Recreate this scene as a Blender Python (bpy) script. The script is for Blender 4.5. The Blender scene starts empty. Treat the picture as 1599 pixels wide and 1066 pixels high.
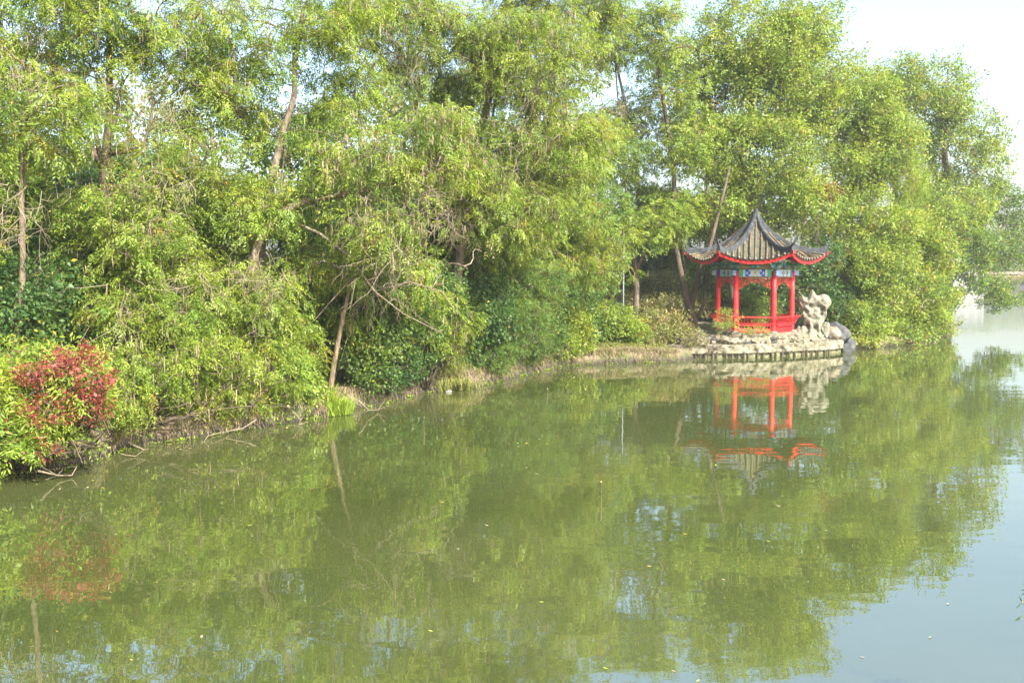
import bpy, math, random
import numpy as np
from mathutils import Vector, Matrix

# ------------------------------------------------------------------ camera / light
scene = bpy.context.scene
col = scene.collection
HAZE = 0.0005
H = 4.3; F = 1555.0; HZ = 420.0; CX, CY = 799.5, 533.0
TH = math.atan((CY - HZ) / F)
CT, ST = math.cos(TH), math.sin(TH)
cam_d = bpy.data.cameras.new('camera'); cam = bpy.data.objects.new('camera', cam_d); col.objects.link(cam)
cam.location = (0, 0, H); cam.rotation_euler = (math.pi/2 - TH, 0, 0)
cam_d.sensor_width = 36; cam_d.lens = 36 * F / 1599; cam_d.clip_end = 3000; cam_d.clip_start = 0.1
scene.camera = cam

SUN = Vector((0.50, -0.66, 0.62)).normalized()
elev = math.asin(SUN.z); azim = math.atan2(SUN.x, SUN.y)
world = bpy.data.worlds.new("World"); scene.world = world; world.use_nodes = True
wn = world.node_tree; bg = wn.nodes['Background']
sky = wn.nodes.new('ShaderNodeTexSky'); sky.sky_type = 'NISHITA'; sky.sun_disc = False
sky.sun_elevation = elev; sky.sun_rotation = azim
sky.air_density = 1.0; sky.dust_density = 3.5; sky.ozone_density = 1.0; sky.altitude = 0
wn.links.new(sky.outputs[0], bg.inputs[0]); bg.inputs[1].default_value = 0.14
sl = bpy.data.lights.new('sun', 'SUN'); sl.energy = 3.6; sl.angle = math.radians(0.6); sl.color = (1.0, 0.95, 0.86)
so = bpy.data.objects.new('sun', sl); col.objects.link(so)
so.rotation_euler = SUN.to_track_quat('Z', 'Y').to_euler(); so.location = (0, 0, 40)
vs = scene.view_settings; vs.view_transform = 'Standard'; vs.look = 'None'; vs.gamma = 1; vs.exposure = 1.85
scene.cycles.use_denoising = True
scene.cycles.max_bounces = 8; scene.cycles.transparent_max_bounces = 8; scene.cycles.transmission_bounces = 5
scene.cycles.caustics_reflective = False; scene.cycles.caustics_refractive = False

# ------------------------------------------------------------------ helpers
def ray(px, py):
    a = (px - CX) / F; b = (CY - py) / F
    return np.array((a, CT + b * ST, -ST + b * CT))
def P(px, py, Y):
    d = ray(px, py); t = Y / d[1]
    return np.array((d[0] * t, Y, H + d[2] * t))
def W(px, py, z=0.0):
    d = ray(px, py); t = (z - H) / d[2]
    return np.array((d[0] * t, d[1] * t, z))
def lerp(a, b, t): return a + (b - a) * t

def tag(o, label=None, cat=None, group=None, kind=None):
    if label: o['label'] = label
    if cat: o['category'] = cat
    if group: o['group'] = group
    if kind: o['kind'] = kind
    return o
def empty(name, loc, label, cat, group=None):
    o = bpy.data.objects.new(name, None); col.objects.link(o); o.location = [float(v) for v in loc]
    o.empty_display_size = 0.2
    bpy.context.view_layer.update()
    return tag(o, label, cat, group)
def link(name, me, parent=None):
    o = bpy.data.objects.new(name, me); col.objects.link(o)
    if parent is not None:
        o.parent = parent
        o.matrix_parent_inverse = Matrix.Translation(-parent.location)
    return o
def mesh_np(name, V, Fq, mats, smooth=False, colors=None, midx=None):
    """V (n,3), Fq (m,4) quads (or (m,3))."""
    me = bpy.data.meshes.new(name)
    V = np.asarray(V, np.float32); Fq = np.asarray(Fq, np.int32); k = Fq.shape[1]
    me.vertices.add(len(V)); me.vertices.foreach_set('co', V.ravel())
    me.loops.add(Fq.size); me.loops.foreach_set('vertex_index', Fq.ravel())
    me.polygons.add(len(Fq))
    me.polygons.foreach_set('loop_start', np.arange(0, Fq.size, k, dtype=np.int32))
    me.polygons.foreach_set('loop_total', np.full(len(Fq), k, dtype=np.int32))
    if midx is not None: me.polygons.foreach_set('material_index', np.asarray(midx, np.int32))
    if smooth: me.polygons.foreach_set('use_smooth', np.ones(len(Fq), dtype=bool))
    me.update(calc_edges=True)
    for m in (mats if isinstance(mats, (list, tuple)) else [mats]): me.materials.append(m)
    if colors is not None:
        ca = me.color_attributes.new('leafcol', 'FLOAT_COLOR', 'POINT')
        c4 = np.ones((len(V), 4), np.float32); c4[:, :3] = colors
        ca.data.foreach_set('color', c4.ravel())
    return me

class MB:
    """collects quads into one mesh"""
    def __init__(s): s.V = []; s.F = []; s.M = []; s.n = 0
    def add(s, V, Fq, m=0):
        V = np.asarray(V, float); Fq = np.asarray(Fq, int)
        if Fq.shape[1] == 3: Fq = np.concatenate([Fq, Fq[:, 2:3]], 1)
        s.V.append(V); s.F.append(Fq + s.n); s.M.append(np.full(len(Fq), m)); s.n += len(V)
    def box(s, c, size, rz=0, m=0, rx=0, ry=0):
        d = np.array([(x, y, z) for z in (-.5, .5) for y in (-.5, .5) for x in (-.5, .5)]) * size
        R = np.array(Matrix.Rotation(rz, 3, 'Z') @ Matrix.Rotation(ry, 3, 'Y') @ Matrix.Rotation(rx, 3, 'X'))
        s.add(d @ R.T + np.array(c), [(0, 2, 3, 1), (4, 5, 7, 6), (0, 1, 5, 4), (2, 6, 7, 3), (0, 4, 6, 2), (1, 3, 7, 5)], m)
    def bar(s, a, b, w, h, m=0):
        a = np.array(a, float); b = np.array(b, float); d = b - a; L = np.linalg.norm(d); d /= L
        up = np.array((0, 0, 1.)) if abs(d[2]) < .95 else np.array((0, 1., 0))
        r = np.cross(d, up); r /= np.linalg.norm(r); u = np.cross(r, d)
        V = [p + r * x * w / 2 + u * z * h / 2 for p in (a, b) for (x, z) in ((-1, -1), (1, -1), (1, 1), (-1, 1))]
        s.add(V, [(0, 1, 5, 4), (1, 2, 6, 5), (2, 3, 7, 6), (3, 0, 4, 7), (3, 2, 1, 0), (4, 5, 6, 7)], m)
    def tube(s, pts, rad, n=6, m=0, cap=True):
        pts = np.asarray(pts, float); k = len(pts); rad = np.broadcast_to(np.asarray(rad, float), (k,))
        T = np.gradient(pts, axis=0); T /= np.linalg.norm(T, axis=1)[:, None] + 1e-9
        ref = np.array((0, 0, 1.)) if abs(T[0, 2]) < .8 else np.array((1., 0, 0))
        A = np.cross(T, ref); A /= np.linalg.norm(A, axis=1)[:, None] + 1e-9; B = np.cross(T, A)
        an = np.arange(n) * 2 * math.pi / n
        V = pts[:, None] + rad[:, None, None] * (np.cos(an)[None, :, None] * A[:, None] + np.sin(an)[None, :, None] * B[:, None])
        i = np.arange(k - 1)[:, None] * n; j = np.arange(n)[None]; j2 = (j + 1) % n
        Q = np.stack([i + j, i + j2, i + n + j2, i + n + j], -1).reshape(-1, 4)
        s.add(V.reshape(-1, 3), Q, m)
        if cap and n >= 6:
            for e, rev in ((0, 1), (k - 1, 0)):
                o = e * n; cv = s.n
                s.V.append(pts[e][None]); s.n += 1; base = s.n - 1 - k * n
                q = [(cv, base + o + a, base + o + (a + 1) % n, base + o + (a + 1) % n) for a in range(n)]
                if rev: q = [(a, c, b, b) for (a, b, c, _) in q]
                s.F.append(np.array(q)); s.M.append(np.full(n, m))
    def lathe(s, c, prof, n=16, m=0):
        prof = np.asarray(prof, float); an = np.arange(n) * 2 * math.pi / n
        V = np.stack([prof[:, 0:1] * np.cos(an), prof[:, 0:1] * np.sin(an), np.repeat(prof[:, 1:2], n, 1)], -1) + np.array(c)
        i = np.arange(len(prof) - 1)[:, None] * n; j = np.arange(n)[None]; j2 = (j + 1) % n
        s.add(V.reshape(-1, 3), np.stack([i + j, i + j2, i + n + j2, i + n + j], -1).reshape(-1, 4), m)
    def build(s, name, mats, parent=None, smooth=False, origin=None):
        V = np.concatenate(s.V); Fq = np.concatenate(s.F); M = np.concatenate(s.M)
        me = bpy.data.meshes.new(name)
        off = np.array(origin) if origin is not None else np.zeros(3)
        faces = [tuple(dict.fromkeys(f)) for f in Fq.tolist()]
        me.from_pydata((V - off).tolist(), [], faces)
        me.polygons.foreach_set('material_index', M.astype(np.int32))
        if smooth: me.polygons.foreach_set('use_smooth', np.ones(len(faces), dtype=bool))
        me.update()
        for mm in (mats if isinstance(mats, (list, tuple)) else [mats]): me.materials.append(mm)
        o = link(name, me, parent)
        if origin is not None: o.location = [float(v) for v in origin]
        return o

# ------------------------------------------------------------------ materials
def mat(name):
    m = bpy.data.materials.new(name); m.use_nodes = True
    nt = m.node_tree; return m, nt, nt.nodes['Principled BSDF']
def N(nt, t, **kw):
    n = nt.nodes.new(t)
    for k, v in kw.items(): setattr(n, k, v)
    return n
def ramp(nt, stops):
    r = N(nt, 'ShaderNodeValToRGB'); e = r.color_ramp.elements
    while len(e) < len(stops): e.new(0.5)
    for x, (p, c) in zip(e, stops): x.position = p; x.color = (*c, 1)
    return r
def noisy(name, stops, scale=4, rough=0.8, bump=0.3, bscale=None, detail=6, dist=0.0, spec=0.3, mapscale=(1, 1, 1), voro=False):
    m, nt, b = mat(name)
    tc = N(nt, 'ShaderNodeTexCoord'); mp = N(nt, 'ShaderNodeMapping'); mp.inputs['Scale'].default_value = mapscale
    nt.links.new(tc.outputs['Object'], mp.inputs[0])
    n = N(nt, 'ShaderNodeTexNoise'); n.inputs['Scale'].default_value = scale; n.inputs['Detail'].default_value = detail
    n.inputs['Distortion'].default_value = dist; n.inputs['Roughness'].default_value = 0.65
    nt.links.new(mp.outputs[0], n.inputs['Vector'])
    r = ramp(nt, stops); nt.links.new(n.outputs[0], r.inputs[0]); nt.links.new(r.outputs[0], b.inputs['Base Color'])
    b.inputs['Roughness'].default_value = rough; b.inputs['Specular IOR Level'].default_value = spec
    if bump:
        n2 = N(nt, 'ShaderNodeTexVoronoi' if voro else 'ShaderNodeTexNoise'); n2.inputs['Scale'].default_value = bscale or scale * 3
        nt.links.new(mp.outputs[0], n2.inputs['Vector'])
        bp = N(nt, 'ShaderNodeBump'); bp.inputs['Strength'].default_value = bump; bp.inputs['Distance'].default_value = 0.05
        nt.links.new(n2.outputs[0], bp.inputs['Height']); nt.links.new(bp.outputs[0], b.inputs['Normal'])
    return m
def flat(name, c, rough=0.5, var=0.15, scale=6, spec=0.4):
    lo = tuple(x * (1 - var) for x in c); hi = tuple(min(1, x * (1 + var)) for x in c)
    return noisy(name, [(0.3, lo), (0.7, hi)], scale=scale, rough=rough, bump=0.08, spec=spec)

def leaf_material(name, trans=0.42, rough=0.45, spec=0.35):
    m, nt, b = mat(name)
    at = N(nt, 'ShaderNodeAttribute', attribute_name='leafcol')
    nt.links.new(at.outputs['Color'], b.inputs['Base Color'])
    b.inputs['Roughness'].default_value = rough; b.inputs['Specular IOR Level'].default_value = spec
    tr = N(nt, 'ShaderNodeBsdfTranslucent'); mix = N(nt, 'ShaderNodeMixShader'); mix.inputs[0].default_value = trans
    mu = N(nt, 'ShaderNodeMix', data_type='RGBA', blend_type='MULTIPLY'); mu.inputs[0].default_value = 1
    mu.inputs[7].default_value = (1.7, 1.6, 0.8, 1)
    nt.links.new(at.outputs['Color'], mu.inputs[6]); nt.links.new(mu.outputs[2], tr.inputs[0])
    nt.links.new(b.outputs[0], mix.inputs[1]); nt.links.new(tr.outputs[0], mix.inputs[2])
    nt.links.new(mix.outputs[0], nt.nodes['Material Output'].inputs[0])
    return m
M_leaf = leaf_material('leaf')
M_dry = leaf_material('dry_leaf', trans=0.2, rough=0.8, spec=0.1)
M_bark = noisy('bark', [(0.25, (0.07, 0.0525, 0.035)), (0.55, (0.168, 0.133, 0.091)), (0.8, (0.28, 0.238, 0.175))], scale=3, mapscale=(2, 2, .5), bump=0.8, bscale=14, rough=0.9)
M_barkdark = noisy('dark_bark', [(0.25, (0.045, 0.035, 0.025)), (0.6, (0.12, 0.095, 0.065)), (0.85, (0.22, 0.18, 0.13))], scale=3, mapscale=(2, 2, .5), bump=0.8, bscale=14, rough=0.9)
M_barktan = noisy('tan_bark', [(0.3, (0.07, 0.055, 0.038)), (0.5, (0.17, 0.135, 0.095)), (0.75, (0.30, 0.26, 0.20))], scale=5, mapscale=(2, 2, .5), bump=0.9, bscale=18, rough=0.9, dist=.6)
M_barkpale = noisy('pale_tan_bark', [(0.3, (0.09, 0.065, 0.04)), (0.5, (0.19, 0.14, 0.09)), (0.75, (0.29, 0.23, 0.16))], scale=5, mapscale=(2, 2, .5), bump=0.9, bscale=18, rough=0.9)
M_red = noisy('red_paint', [(0.28, (0.26, 0.022, 0.02)), (0.42, (0.58, 0.018, 0.022)), (0.7, (0.72, 0.035, 0.035))], scale=5, mapscale=(1, 1, .35), rough=0.5, bump=0.15, spec=0.35)
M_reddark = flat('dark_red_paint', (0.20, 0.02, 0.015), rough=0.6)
M_teal = noisy('teal_paint', [(0.3, (0.03, 0.10, 0.12)), (0.5, (0.06, 0.24, 0.22)), (0.72, (0.35, 0.5, 0.42))], scale=9, rough=0.6, bump=0.1)
M_ochre = noisy('ochre_paint', [(0.3, (0.25, 0.18, 0.06)), (0.7, (0.55, 0.42, 0.18))], scale=9, rough=0.6, bump=0.1)
M_green = flat('green_paint', (0.03, 0.30, 0.17), var=0.3)
M_blue = flat('blue_paint', (0.02, 0.07, 0.50), var=0.3)
M_lblue = flat('pale_blue_paint', (0.32, 0.46, 0.75), var=0.25)
M_white = noisy('white_paint', [(0.35, (0.3375, 0.375, 0.3375)), (0.6, (0.6, 0.615, 0.6375))], scale=10, rough=0.6, bump=0)
M_tile = noisy('tile_pans', [(0.3, (0.035, 0.042, 0.035)), (0.5, (0.085, 0.088, 0.058)), (0.75, (0.17, 0.145, 0.09))], scale=5, rough=0.85, bump=0.4, bscale=25)
M_tiler = noisy('tile_rows', [(0.36, (0.045, 0.048, 0.04)), (0.47, (0.10, 0.088, 0.055)), (0.60, (0.19, 0.125, 0.065)), (0.75, (0.24, 0.19, 0.115))], scale=6.5, rough=0.9, bump=0.6, bscale=20)
M_tilecap = flat('tile_end', (0.18, 0.168, 0.136), rough=0.8, var=0.3)
M_ridge = noisy('ridge_tile', [(0.3, (0.0165, 0.0193, 0.022)), (0.55, (0.0495, 0.055, 0.0605)), (0.8, (0.154, 0.165, 0.165))], scale=7, rough=0.8, bump=0.4)
M_stone = noisy('pale_stone', [(0.3, (0.051, 0.0467, 0.0255)), (0.42, (0.136, 0.1232, 0.0765)), (0.55, (0.2125, 0.1997, 0.1445)), (0.72, (0.2805, 0.2635, 0.2125))], scale=3.4, bump=1.0, bscale=4.5, rough=0.9, dist=0.8, voro=True)
M_rock = noisy('scholar_rock', [(0.34, (0.0533, 0.0492, 0.0328)), (0.42, (0.1476, 0.1435, 0.1025)), (0.6, (0.2296, 0.2255, 0.1722))], scale=2.4, bump=1.0, bscale=6, rough=0.9, dist=1.2)
M_grey = noisy('grey_rock', [(0.3, (0.0284, 0.0315, 0.0347)), (0.55, (0.0693, 0.0724, 0.0724)), (0.75, (0.1323, 0.126, 0.1039))], scale=2.0, bump=1.0, bscale=5, rough=0.9, dist=.6)
M_mix = noisy('mixed_rock', [(0.3, (0.085, 0.0723, 0.0425)), (0.5, (0.1913, 0.153, 0.1062)), (0.7, (0.289, 0.272, 0.2295))], scale=2.5, bump=1.0, bscale=6, rough=0.9)
M_slime = noisy('wet_stone', [(0.3, (0.06, 0.065, 0.03)), (0.6, (0.20, 0.20, 0.10)), (0.8, (0.36, 0.34, 0.2))], scale=5, bump=0.6, rough=0.6)
M_stake = flat('wet_wood', (0.07, 0.06, 0.035), rough=0.7, var=0.4)
M_straw = flat('dry_wood', (0.20, 0.165, 0.11), rough=0.8, var=0.3)
M_twig = flat('dead_twig', (0.20, 0.165, 0.115), rough=0.85, var=0.35)
M_stick = flat('pale_stick', (0.42, 0.35, 0.24), rough=0.8, var=0.2)
M_metal = flat('pale_metal', (0.20, 0.22, 0.23), rough=0.4, var=0.1)
M_wall = noisy('white_render', [(0.3, (0.2678, 0.2592, 0.2333)), (0.7, (0.3456, 0.3413, 0.3197))], scale=0.6, rough=0.9, bump=0.1)
M_dark = flat('dark_opening', (0.05, 0.05, 0.05), rough=0.6)
M_roofg = flat('grey_roof', (0.16, 0.17, 0.18), rough=0.8, var=.3)

def ground_material():
    m, nt, b = mat('earth')
    tc = N(nt, 'ShaderNodeTexCoord')
    n = N(nt, 'ShaderNodeTexNoise'); n.inputs['Scale'].default_value = 0.9; n.inputs['Detail'].default_value = 8
    nt.links.new(tc.outputs['Object'], n.inputs['Vector'])
    r = ramp(nt, [(0.32, (0.05, 0.07, 0.02)), (0.47, (0.13, 0.12, 0.06)), (0.6, (0.19, 0.15, 0.09)), (0.75, (0.28, 0.23, 0.15))])
    nt.links.new(n.outputs[0], r.inputs[0])
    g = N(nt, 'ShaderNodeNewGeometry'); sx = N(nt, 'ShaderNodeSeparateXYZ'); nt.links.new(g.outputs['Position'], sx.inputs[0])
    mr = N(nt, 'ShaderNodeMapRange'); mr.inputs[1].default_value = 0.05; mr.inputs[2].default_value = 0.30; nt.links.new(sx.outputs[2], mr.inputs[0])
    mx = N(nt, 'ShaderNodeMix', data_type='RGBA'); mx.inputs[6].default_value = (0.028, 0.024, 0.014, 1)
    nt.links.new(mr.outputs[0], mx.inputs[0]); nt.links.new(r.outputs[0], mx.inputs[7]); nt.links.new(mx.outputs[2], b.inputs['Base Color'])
    n2 = N(nt, 'ShaderNodeTexNoise'); n2.inputs['Scale'].default_value = 9; n2.inputs['Detail'].default_value = 6; nt.links.new(tc.outputs['Object'], n2.inputs['Vector'])
    bp = N(nt, 'ShaderNodeBump'); bp.inputs['Strength'].default_value = 1; bp.inputs['Distance'].default_value = 0.08
    nt.links.new(n2.outputs[0], bp.inputs['Height']); nt.links.new(bp.outputs[0], b.inputs['Normal'])
    b.inputs['Roughness'].default_value = 0.95
    return m
M_earth = ground_material()

def water_material():
    m, nt, b = mat('lake_water')
    tc = N(nt, 'ShaderNodeTexCoord')
    n0 = N(nt, 'ShaderNodeTexNoise'); n0.inputs['Scale'].default_value = 0.12; nt.links.new(tc.outputs['Object'], n0.inputs['Vector'])
    r = ramp(nt, [(0.35, (0.046, 0.060, 0.015)), (0.7, (0.067, 0.079, 0.026))]); nt.links.new(n0.outputs[0], r.inputs[0])
    nt.links.new(r.outputs[0], b.inputs['Base Color'])
    b.inputs['Roughness'].default_value = 0.0; b.inputs['IOR'].default_value = 3.3
    # small wind ripples, long gentle swell, patches where the surface is calmer
    def noise(scale, msc, det=2.0):
        mp = N(nt, 'ShaderNodeMapping'); mp.inputs['Scale'].default_value = msc; nt.links.new(tc.outputs['Object'], mp.inputs[0])
        n = N(nt, 'ShaderNodeTexNoise'); n.inputs['Scale'].default_value = scale; n.inputs['Detail'].default_value = det
        nt.links.new(mp.outputs[0], n.inputs['Vector']); return n.outputs[0]
    a = noise(1.1, (0.55, 1.0, 1)); c = noise(5.5, (0.5, 1.2, 1), 3); pt = noise(0.16, (0.5, 1, 1))
    pr = N(nt, 'ShaderNodeMapRange'); pr.inputs[1].default_value = 0.42; pr.inputs[2].default_value = 0.68; pr.inputs[3].default_value = 0.10; pr.inputs[4].default_value = 0.55
    nt.links.new(pt, pr.inputs[0])
    mu = N(nt, 'ShaderNodeMath', operation='MULTIPLY'); nt.links.new(c, mu.inputs[0]); nt.links.new(pr.outputs[0], mu.inputs[1])
    mu2 = N(nt, 'ShaderNodeMath', operation='MULTIPLY'); nt.links.new(mu.outputs[0], mu2.inputs[0]); mu2.inputs[1].default_value = 0.20
    ad = N(nt, 'ShaderNodeMath', operation='ADD'); nt.links.new(a, ad.inputs[0]); nt.links.new(mu2.outputs[0], ad.inputs[1])
    gp = N(nt, 'ShaderNodeSeparateXYZ'); nt.links.new(tc.outputs['Object'], gp.inputs[0])
    wm = N(nt, 'ShaderNodeMapRange'); wm.inputs[1].default_value = 62; wm.inputs[2].default_value = 105; wm.inputs[3].default_value = 0; wm.inputs[4].default_value = 5; nt.links.new(gp.outputs[1], wm.inputs[0])
    wr = noise(2.2, (0.35, 1.0, 1), 3); wmu = N(nt, 'ShaderNodeMath', operation='MULTIPLY'); nt.links.new(wr, wmu.inputs[0]); nt.links.new(wm.outputs[0], wmu.inputs[1])
    ad2 = N(nt, 'ShaderNodeMath', operation='ADD'); nt.links.new(ad.outputs[0], ad2.inputs[0]); nt.links.new(wmu.outputs[0], ad2.inputs[1]); ad = ad2
    bp = N(nt, 'ShaderNodeBump'); bp.inputs['Strength'].default_value = 1.0; bp.inputs['Distance'].default_value = 0.006
    nt.links.new(ad.outputs[0], bp.inputs['Height']); nt.links.new(bp.outputs[0], b.inputs['Normal'])
    return m
M_water = water_material()

# ------------------------------------------------------------------ shoreline, ground, water
PV = (12.5, 51.3)                                             # pavilion centre
shore_px = [(-60, 800), (0, 742), (90, 735), (160, 716), (200, 698), (330, 680), (400, 668), (460, 657), (505, 652), (540, 640), (600, 630), (660, 614),
            (745, 604), (790, 592), (880, 571), (950, 568), (1060, 565)]
shore = [W(x, y)[:2] for x, y in shore_px]
pre = [(-300, -120), (-34, -60), (-26, -12), (-19, 8), (-15.5, 14)]
plat = [(9.2, 48.5), (11.0, 49.0), (16.4, 51.2)]
post = [(18.5, 53.5), (21.5, 55.5), (26.5, 62), (29.3, 68), (32, 78), (47, 112), (88, 200), (98, 219), (130, 226), (400, 240), (900, 240), (900, -120)]
poly = np.array([tuple(map(float, p)) for p in pre + shore + plat + post])    # lake outline
def lake_sd(x, y):
    """signed distance to lake outline, positive on land"""
    x = np.asarray(x, float); y = np.asarray(y, float)
    d = np.full(x.shape, 1e9); ins = np.zeros(x.shape, bool)
    n = len(poly)
    for i in range(n):
        a = poly[i]; b = poly[(i + 1) % n]; e = b - a
        t = np.clip(((x - a[0]) * e[0] + (y - a[1]) * e[1]) / (e @ e), 0, 1)
        d = np.minimum(d, np.hypot(x - a[0] - t * e[0], y - a[1] - t * e[1]))
        if abs(b[1] - a[1]) > 1e-9:
            c = ((a[1] > y) != (b[1] > y)) & (x < (b[0] - a[0]) * (y - a[1]) / (b[1] - a[1]) + a[0]); ins ^= c
    return np.where(ins, -d, d)
def wob(x, y, s=1.0):
    return (np.sin(x * 1.7 * s + 1.3 * np.sin(y * .9 * s)) + np.sin(y * 2.3 * s + 2.1 * np.sin(x * 1.1 * s)) + .6 * np.sin(x * 4.1 * s + y * 3.7 * s)) / 2.6
def ground_h(x, y):
    d = lake_sd(x, y); d = d + 0.10 * wob(x, y, 2.2) - 0.05
    t = np.clip((d + 0.35) / 0.55, 0, 1); lip = -0.7 + 1.18 * t * t * (3 - 2 * t)
    far = np.clip(d / 7, 0, 1)
    h = lip + 0.62 * far + np.where(d > .2, 0.10 * wob(x, y, .8), 0)
    pl = np.hypot(np.asarray(x) - PV[0], np.asarray(y) - PV[1])
    return np.where((pl < 4.2) & (d > .2), np.minimum(h, 0.75), h)
def gh(x, y): return float(ground_h(np.array([x]), np.array([y]))[0])
def axis(fine0, fine1, step, lo, hi):
    a = list(np.arange(fine0, fine1, step)); s = step; v = fine1
    while v < hi: a.append(v); s *= 1.25; v += s
    a.append(hi); s = step; v = fine0 - s; b = []
    while v > lo: b.append(v); s *= 1.25; v -= s
    b.append(lo); return np.array(b[::-1] + a)
gx = axis(-20, 34, 0.22, -1500, 1500); gy = axis(10, 72, 0.22, -400, 2200)
XX, YY = np.meshgrid(gx, gy); ZZ = ground_h(XX, YY)
idx = np.arange(XX.size).reshape(XX.shape)
Q = np.stack([idx[:-1, :-1], idx[:-1, 1:], idx[1:, 1:], idx[1:, :-1]], -1).reshape(-1, 4)
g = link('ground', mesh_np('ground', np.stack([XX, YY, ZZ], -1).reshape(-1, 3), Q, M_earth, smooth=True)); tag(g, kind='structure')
wv = [(-1200, -350, 0), (1400, -350, 0), (1400, 300, 0), (-1200, 300, 0)]
w = link('lake_water', mesh_np('lake_water', wv, [(0, 1, 2, 3)], M_water)); tag(w, kind='structure')

# ------------------------------------------------------------------ foliage engine
def noise3(p, s, seed=0):
    p = np.asarray(p) * s + seed * 7.3
    x, y, z = p[..., 0], p[..., 1], p[..., 2]
    return (np.sin(x * 1.9 + 1.7 * np.sin(y * 1.3 + z)) + np.sin(y * 2.3 + 1.9 * np.sin(z * 1.7 + x)) + np.sin(z * 2.1 + 1.5 * np.sin(x * 1.1 - y))) / 3
def unit(v): return v / (np.linalg.norm(v, axis=-1, keepdims=True) + 1e-9)
def leafq(p, d, n, L, Wd, bend=0.15):
    """leaf quads: base p, direction d, normal n"""
    s = unit(np.cross(d, n)); nn = unit(np.cross(s, d))
    mid = p + d * (L * .45)[:, None]
    return np.stack([p, mid + s * (Wd / 2)[:, None] + nn * (Wd * bend)[:, None], p + d * L[:, None], mid - s * (Wd / 2)[:, None] + nn * (Wd * bend)[:, None]], 1)
def proto(kind, rg):
    P0, D, NN, L, Wd = [], [], [], [], []
    def put(p, d, n, l, w): P0.append(p); D.append(d); NN.append(n); L.append(l); Wd.append(w)
    def rnd(): return rg.normal(size=3)
    if kind in ('pinnate', 'pinnate_far'):
        nr, npair, ll, lw = (4, 6, .125, .042) if kind == 'pinnate' else (3, 4, .19, .07)
        for r in range(nr):
            a = rg.uniform(-1.1, 1.1); h = unit(np.array((math.cos(a), math.sin(a), rg.uniform(-.5, .35))))
            Lr = rg.uniform(.30, .48); st = h * rg.uniform(0, .25)
            for k in range(npair):
                t = (k + 1) / npair; p = st + h * Lr * t + np.array((0, 0, -.22 * t * t * Lr * 2))
                sd = unit(np.cross(h, (0, 0, 1)))
                for sg in (-1, 1):
                    d = unit(h * .55 + sd * sg * .8 + np.array((0, 0, -.45)) + .18 * rnd())
                    put(p, d, unit(np.array((0, 0, 1.)) + .35 * rnd()), ll * rg.uniform(.75, 1.15), lw)
    elif kind in ('broad', 'broad_far', 'big'):
        n, ll, lw, R = {'broad': (26, .115, .06, .33), 'broad_far': (14, .19, .10, .42), 'big': (18, .17, .05, .30)}[kind]
        for k in range(n):
            a = rg.uniform(-1.5, 1.5); e = rg.uniform(-.7, .7); h = np.array((math.cos(a) * math.cos(e), math.sin(a) * math.cos(e), math.sin(e)))
            p = h * R * rg.uniform(.2, 1); d = unit(h + .6 * rnd() + np.array((0, 0, -.35)))
            put(p, d, unit(np.array((.2, 0, 1.)) + .55 * rnd()), ll * rg.uniform(.7, 1.2), lw * rg.uniform(.8, 1.2))
    elif kind == 'willow':
        for r in range(3):
            a = rg.uniform(-1.2, 1.2); x = np.array((math.cos(a), math.sin(a), 0)); LL = rg.uniform(.8, 1.5)
            for k in range(16):
                t = (k + 1) / 16; p = x * .28 * math.sqrt(t) + np.array((0, 0, -LL * t)) + .02 * rnd()
                put(p, unit(np.array((0, 0, -1.)) + .45 * rnd()), unit(x + .5 * rnd()), .15, .026)
    elif kind == 'needle':
        for k in range(26):
            d = unit(np.array((.9, 0, .1)) + .75 * rnd()); put(np.array((rg.uniform(0, .35), 0, 0)) + .03 * rnd(), d, unit(rnd()), .16, .02)
    return leafq(np.array(P0), np.array(D), np.array(NN), np.array(L), np.array(Wd))
rg0 = np.random.default_rng(5)
PROTOS = {k: [proto(k, rg0) for _ in range(6)] for k in ('pinnate', 'pinnate_far', 'broad', 'broad_far', 'big', 'willow', 'needle')}

def place_sprays(pos, out, kind, scale, rg, roll=.45):
    """returns leaf verts (n,4,3) and spray index per leaf"""
    res, si = [], []
    which = rg.integers(0, 6, len(pos))
    for k in range(6):
        s = np.where(which == k)[0]
        if not len(s): continue
        x = unit(out[s]); up = np.array((0, 0, 1.)) + rg.normal(size=(len(s), 3)) * roll
        y = unit(np.cross(up, x)); z = np.cross(x, y)
        R = np.stack([x, y, z], -1) * (scale * rg.uniform(.75, 1.2, len(s)))[:, None, None]
        pr = PROTOS[kind][k]; nl = len(pr)
        v = np.einsum('sij,lvj->slvi', R, pr) + pos[s][:, None, None]
        res.append(v.reshape(-1, 4, 3)); si.append(np.repeat(s, nl))
    return np.concatenate(res), np.concatenate(si)

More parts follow.
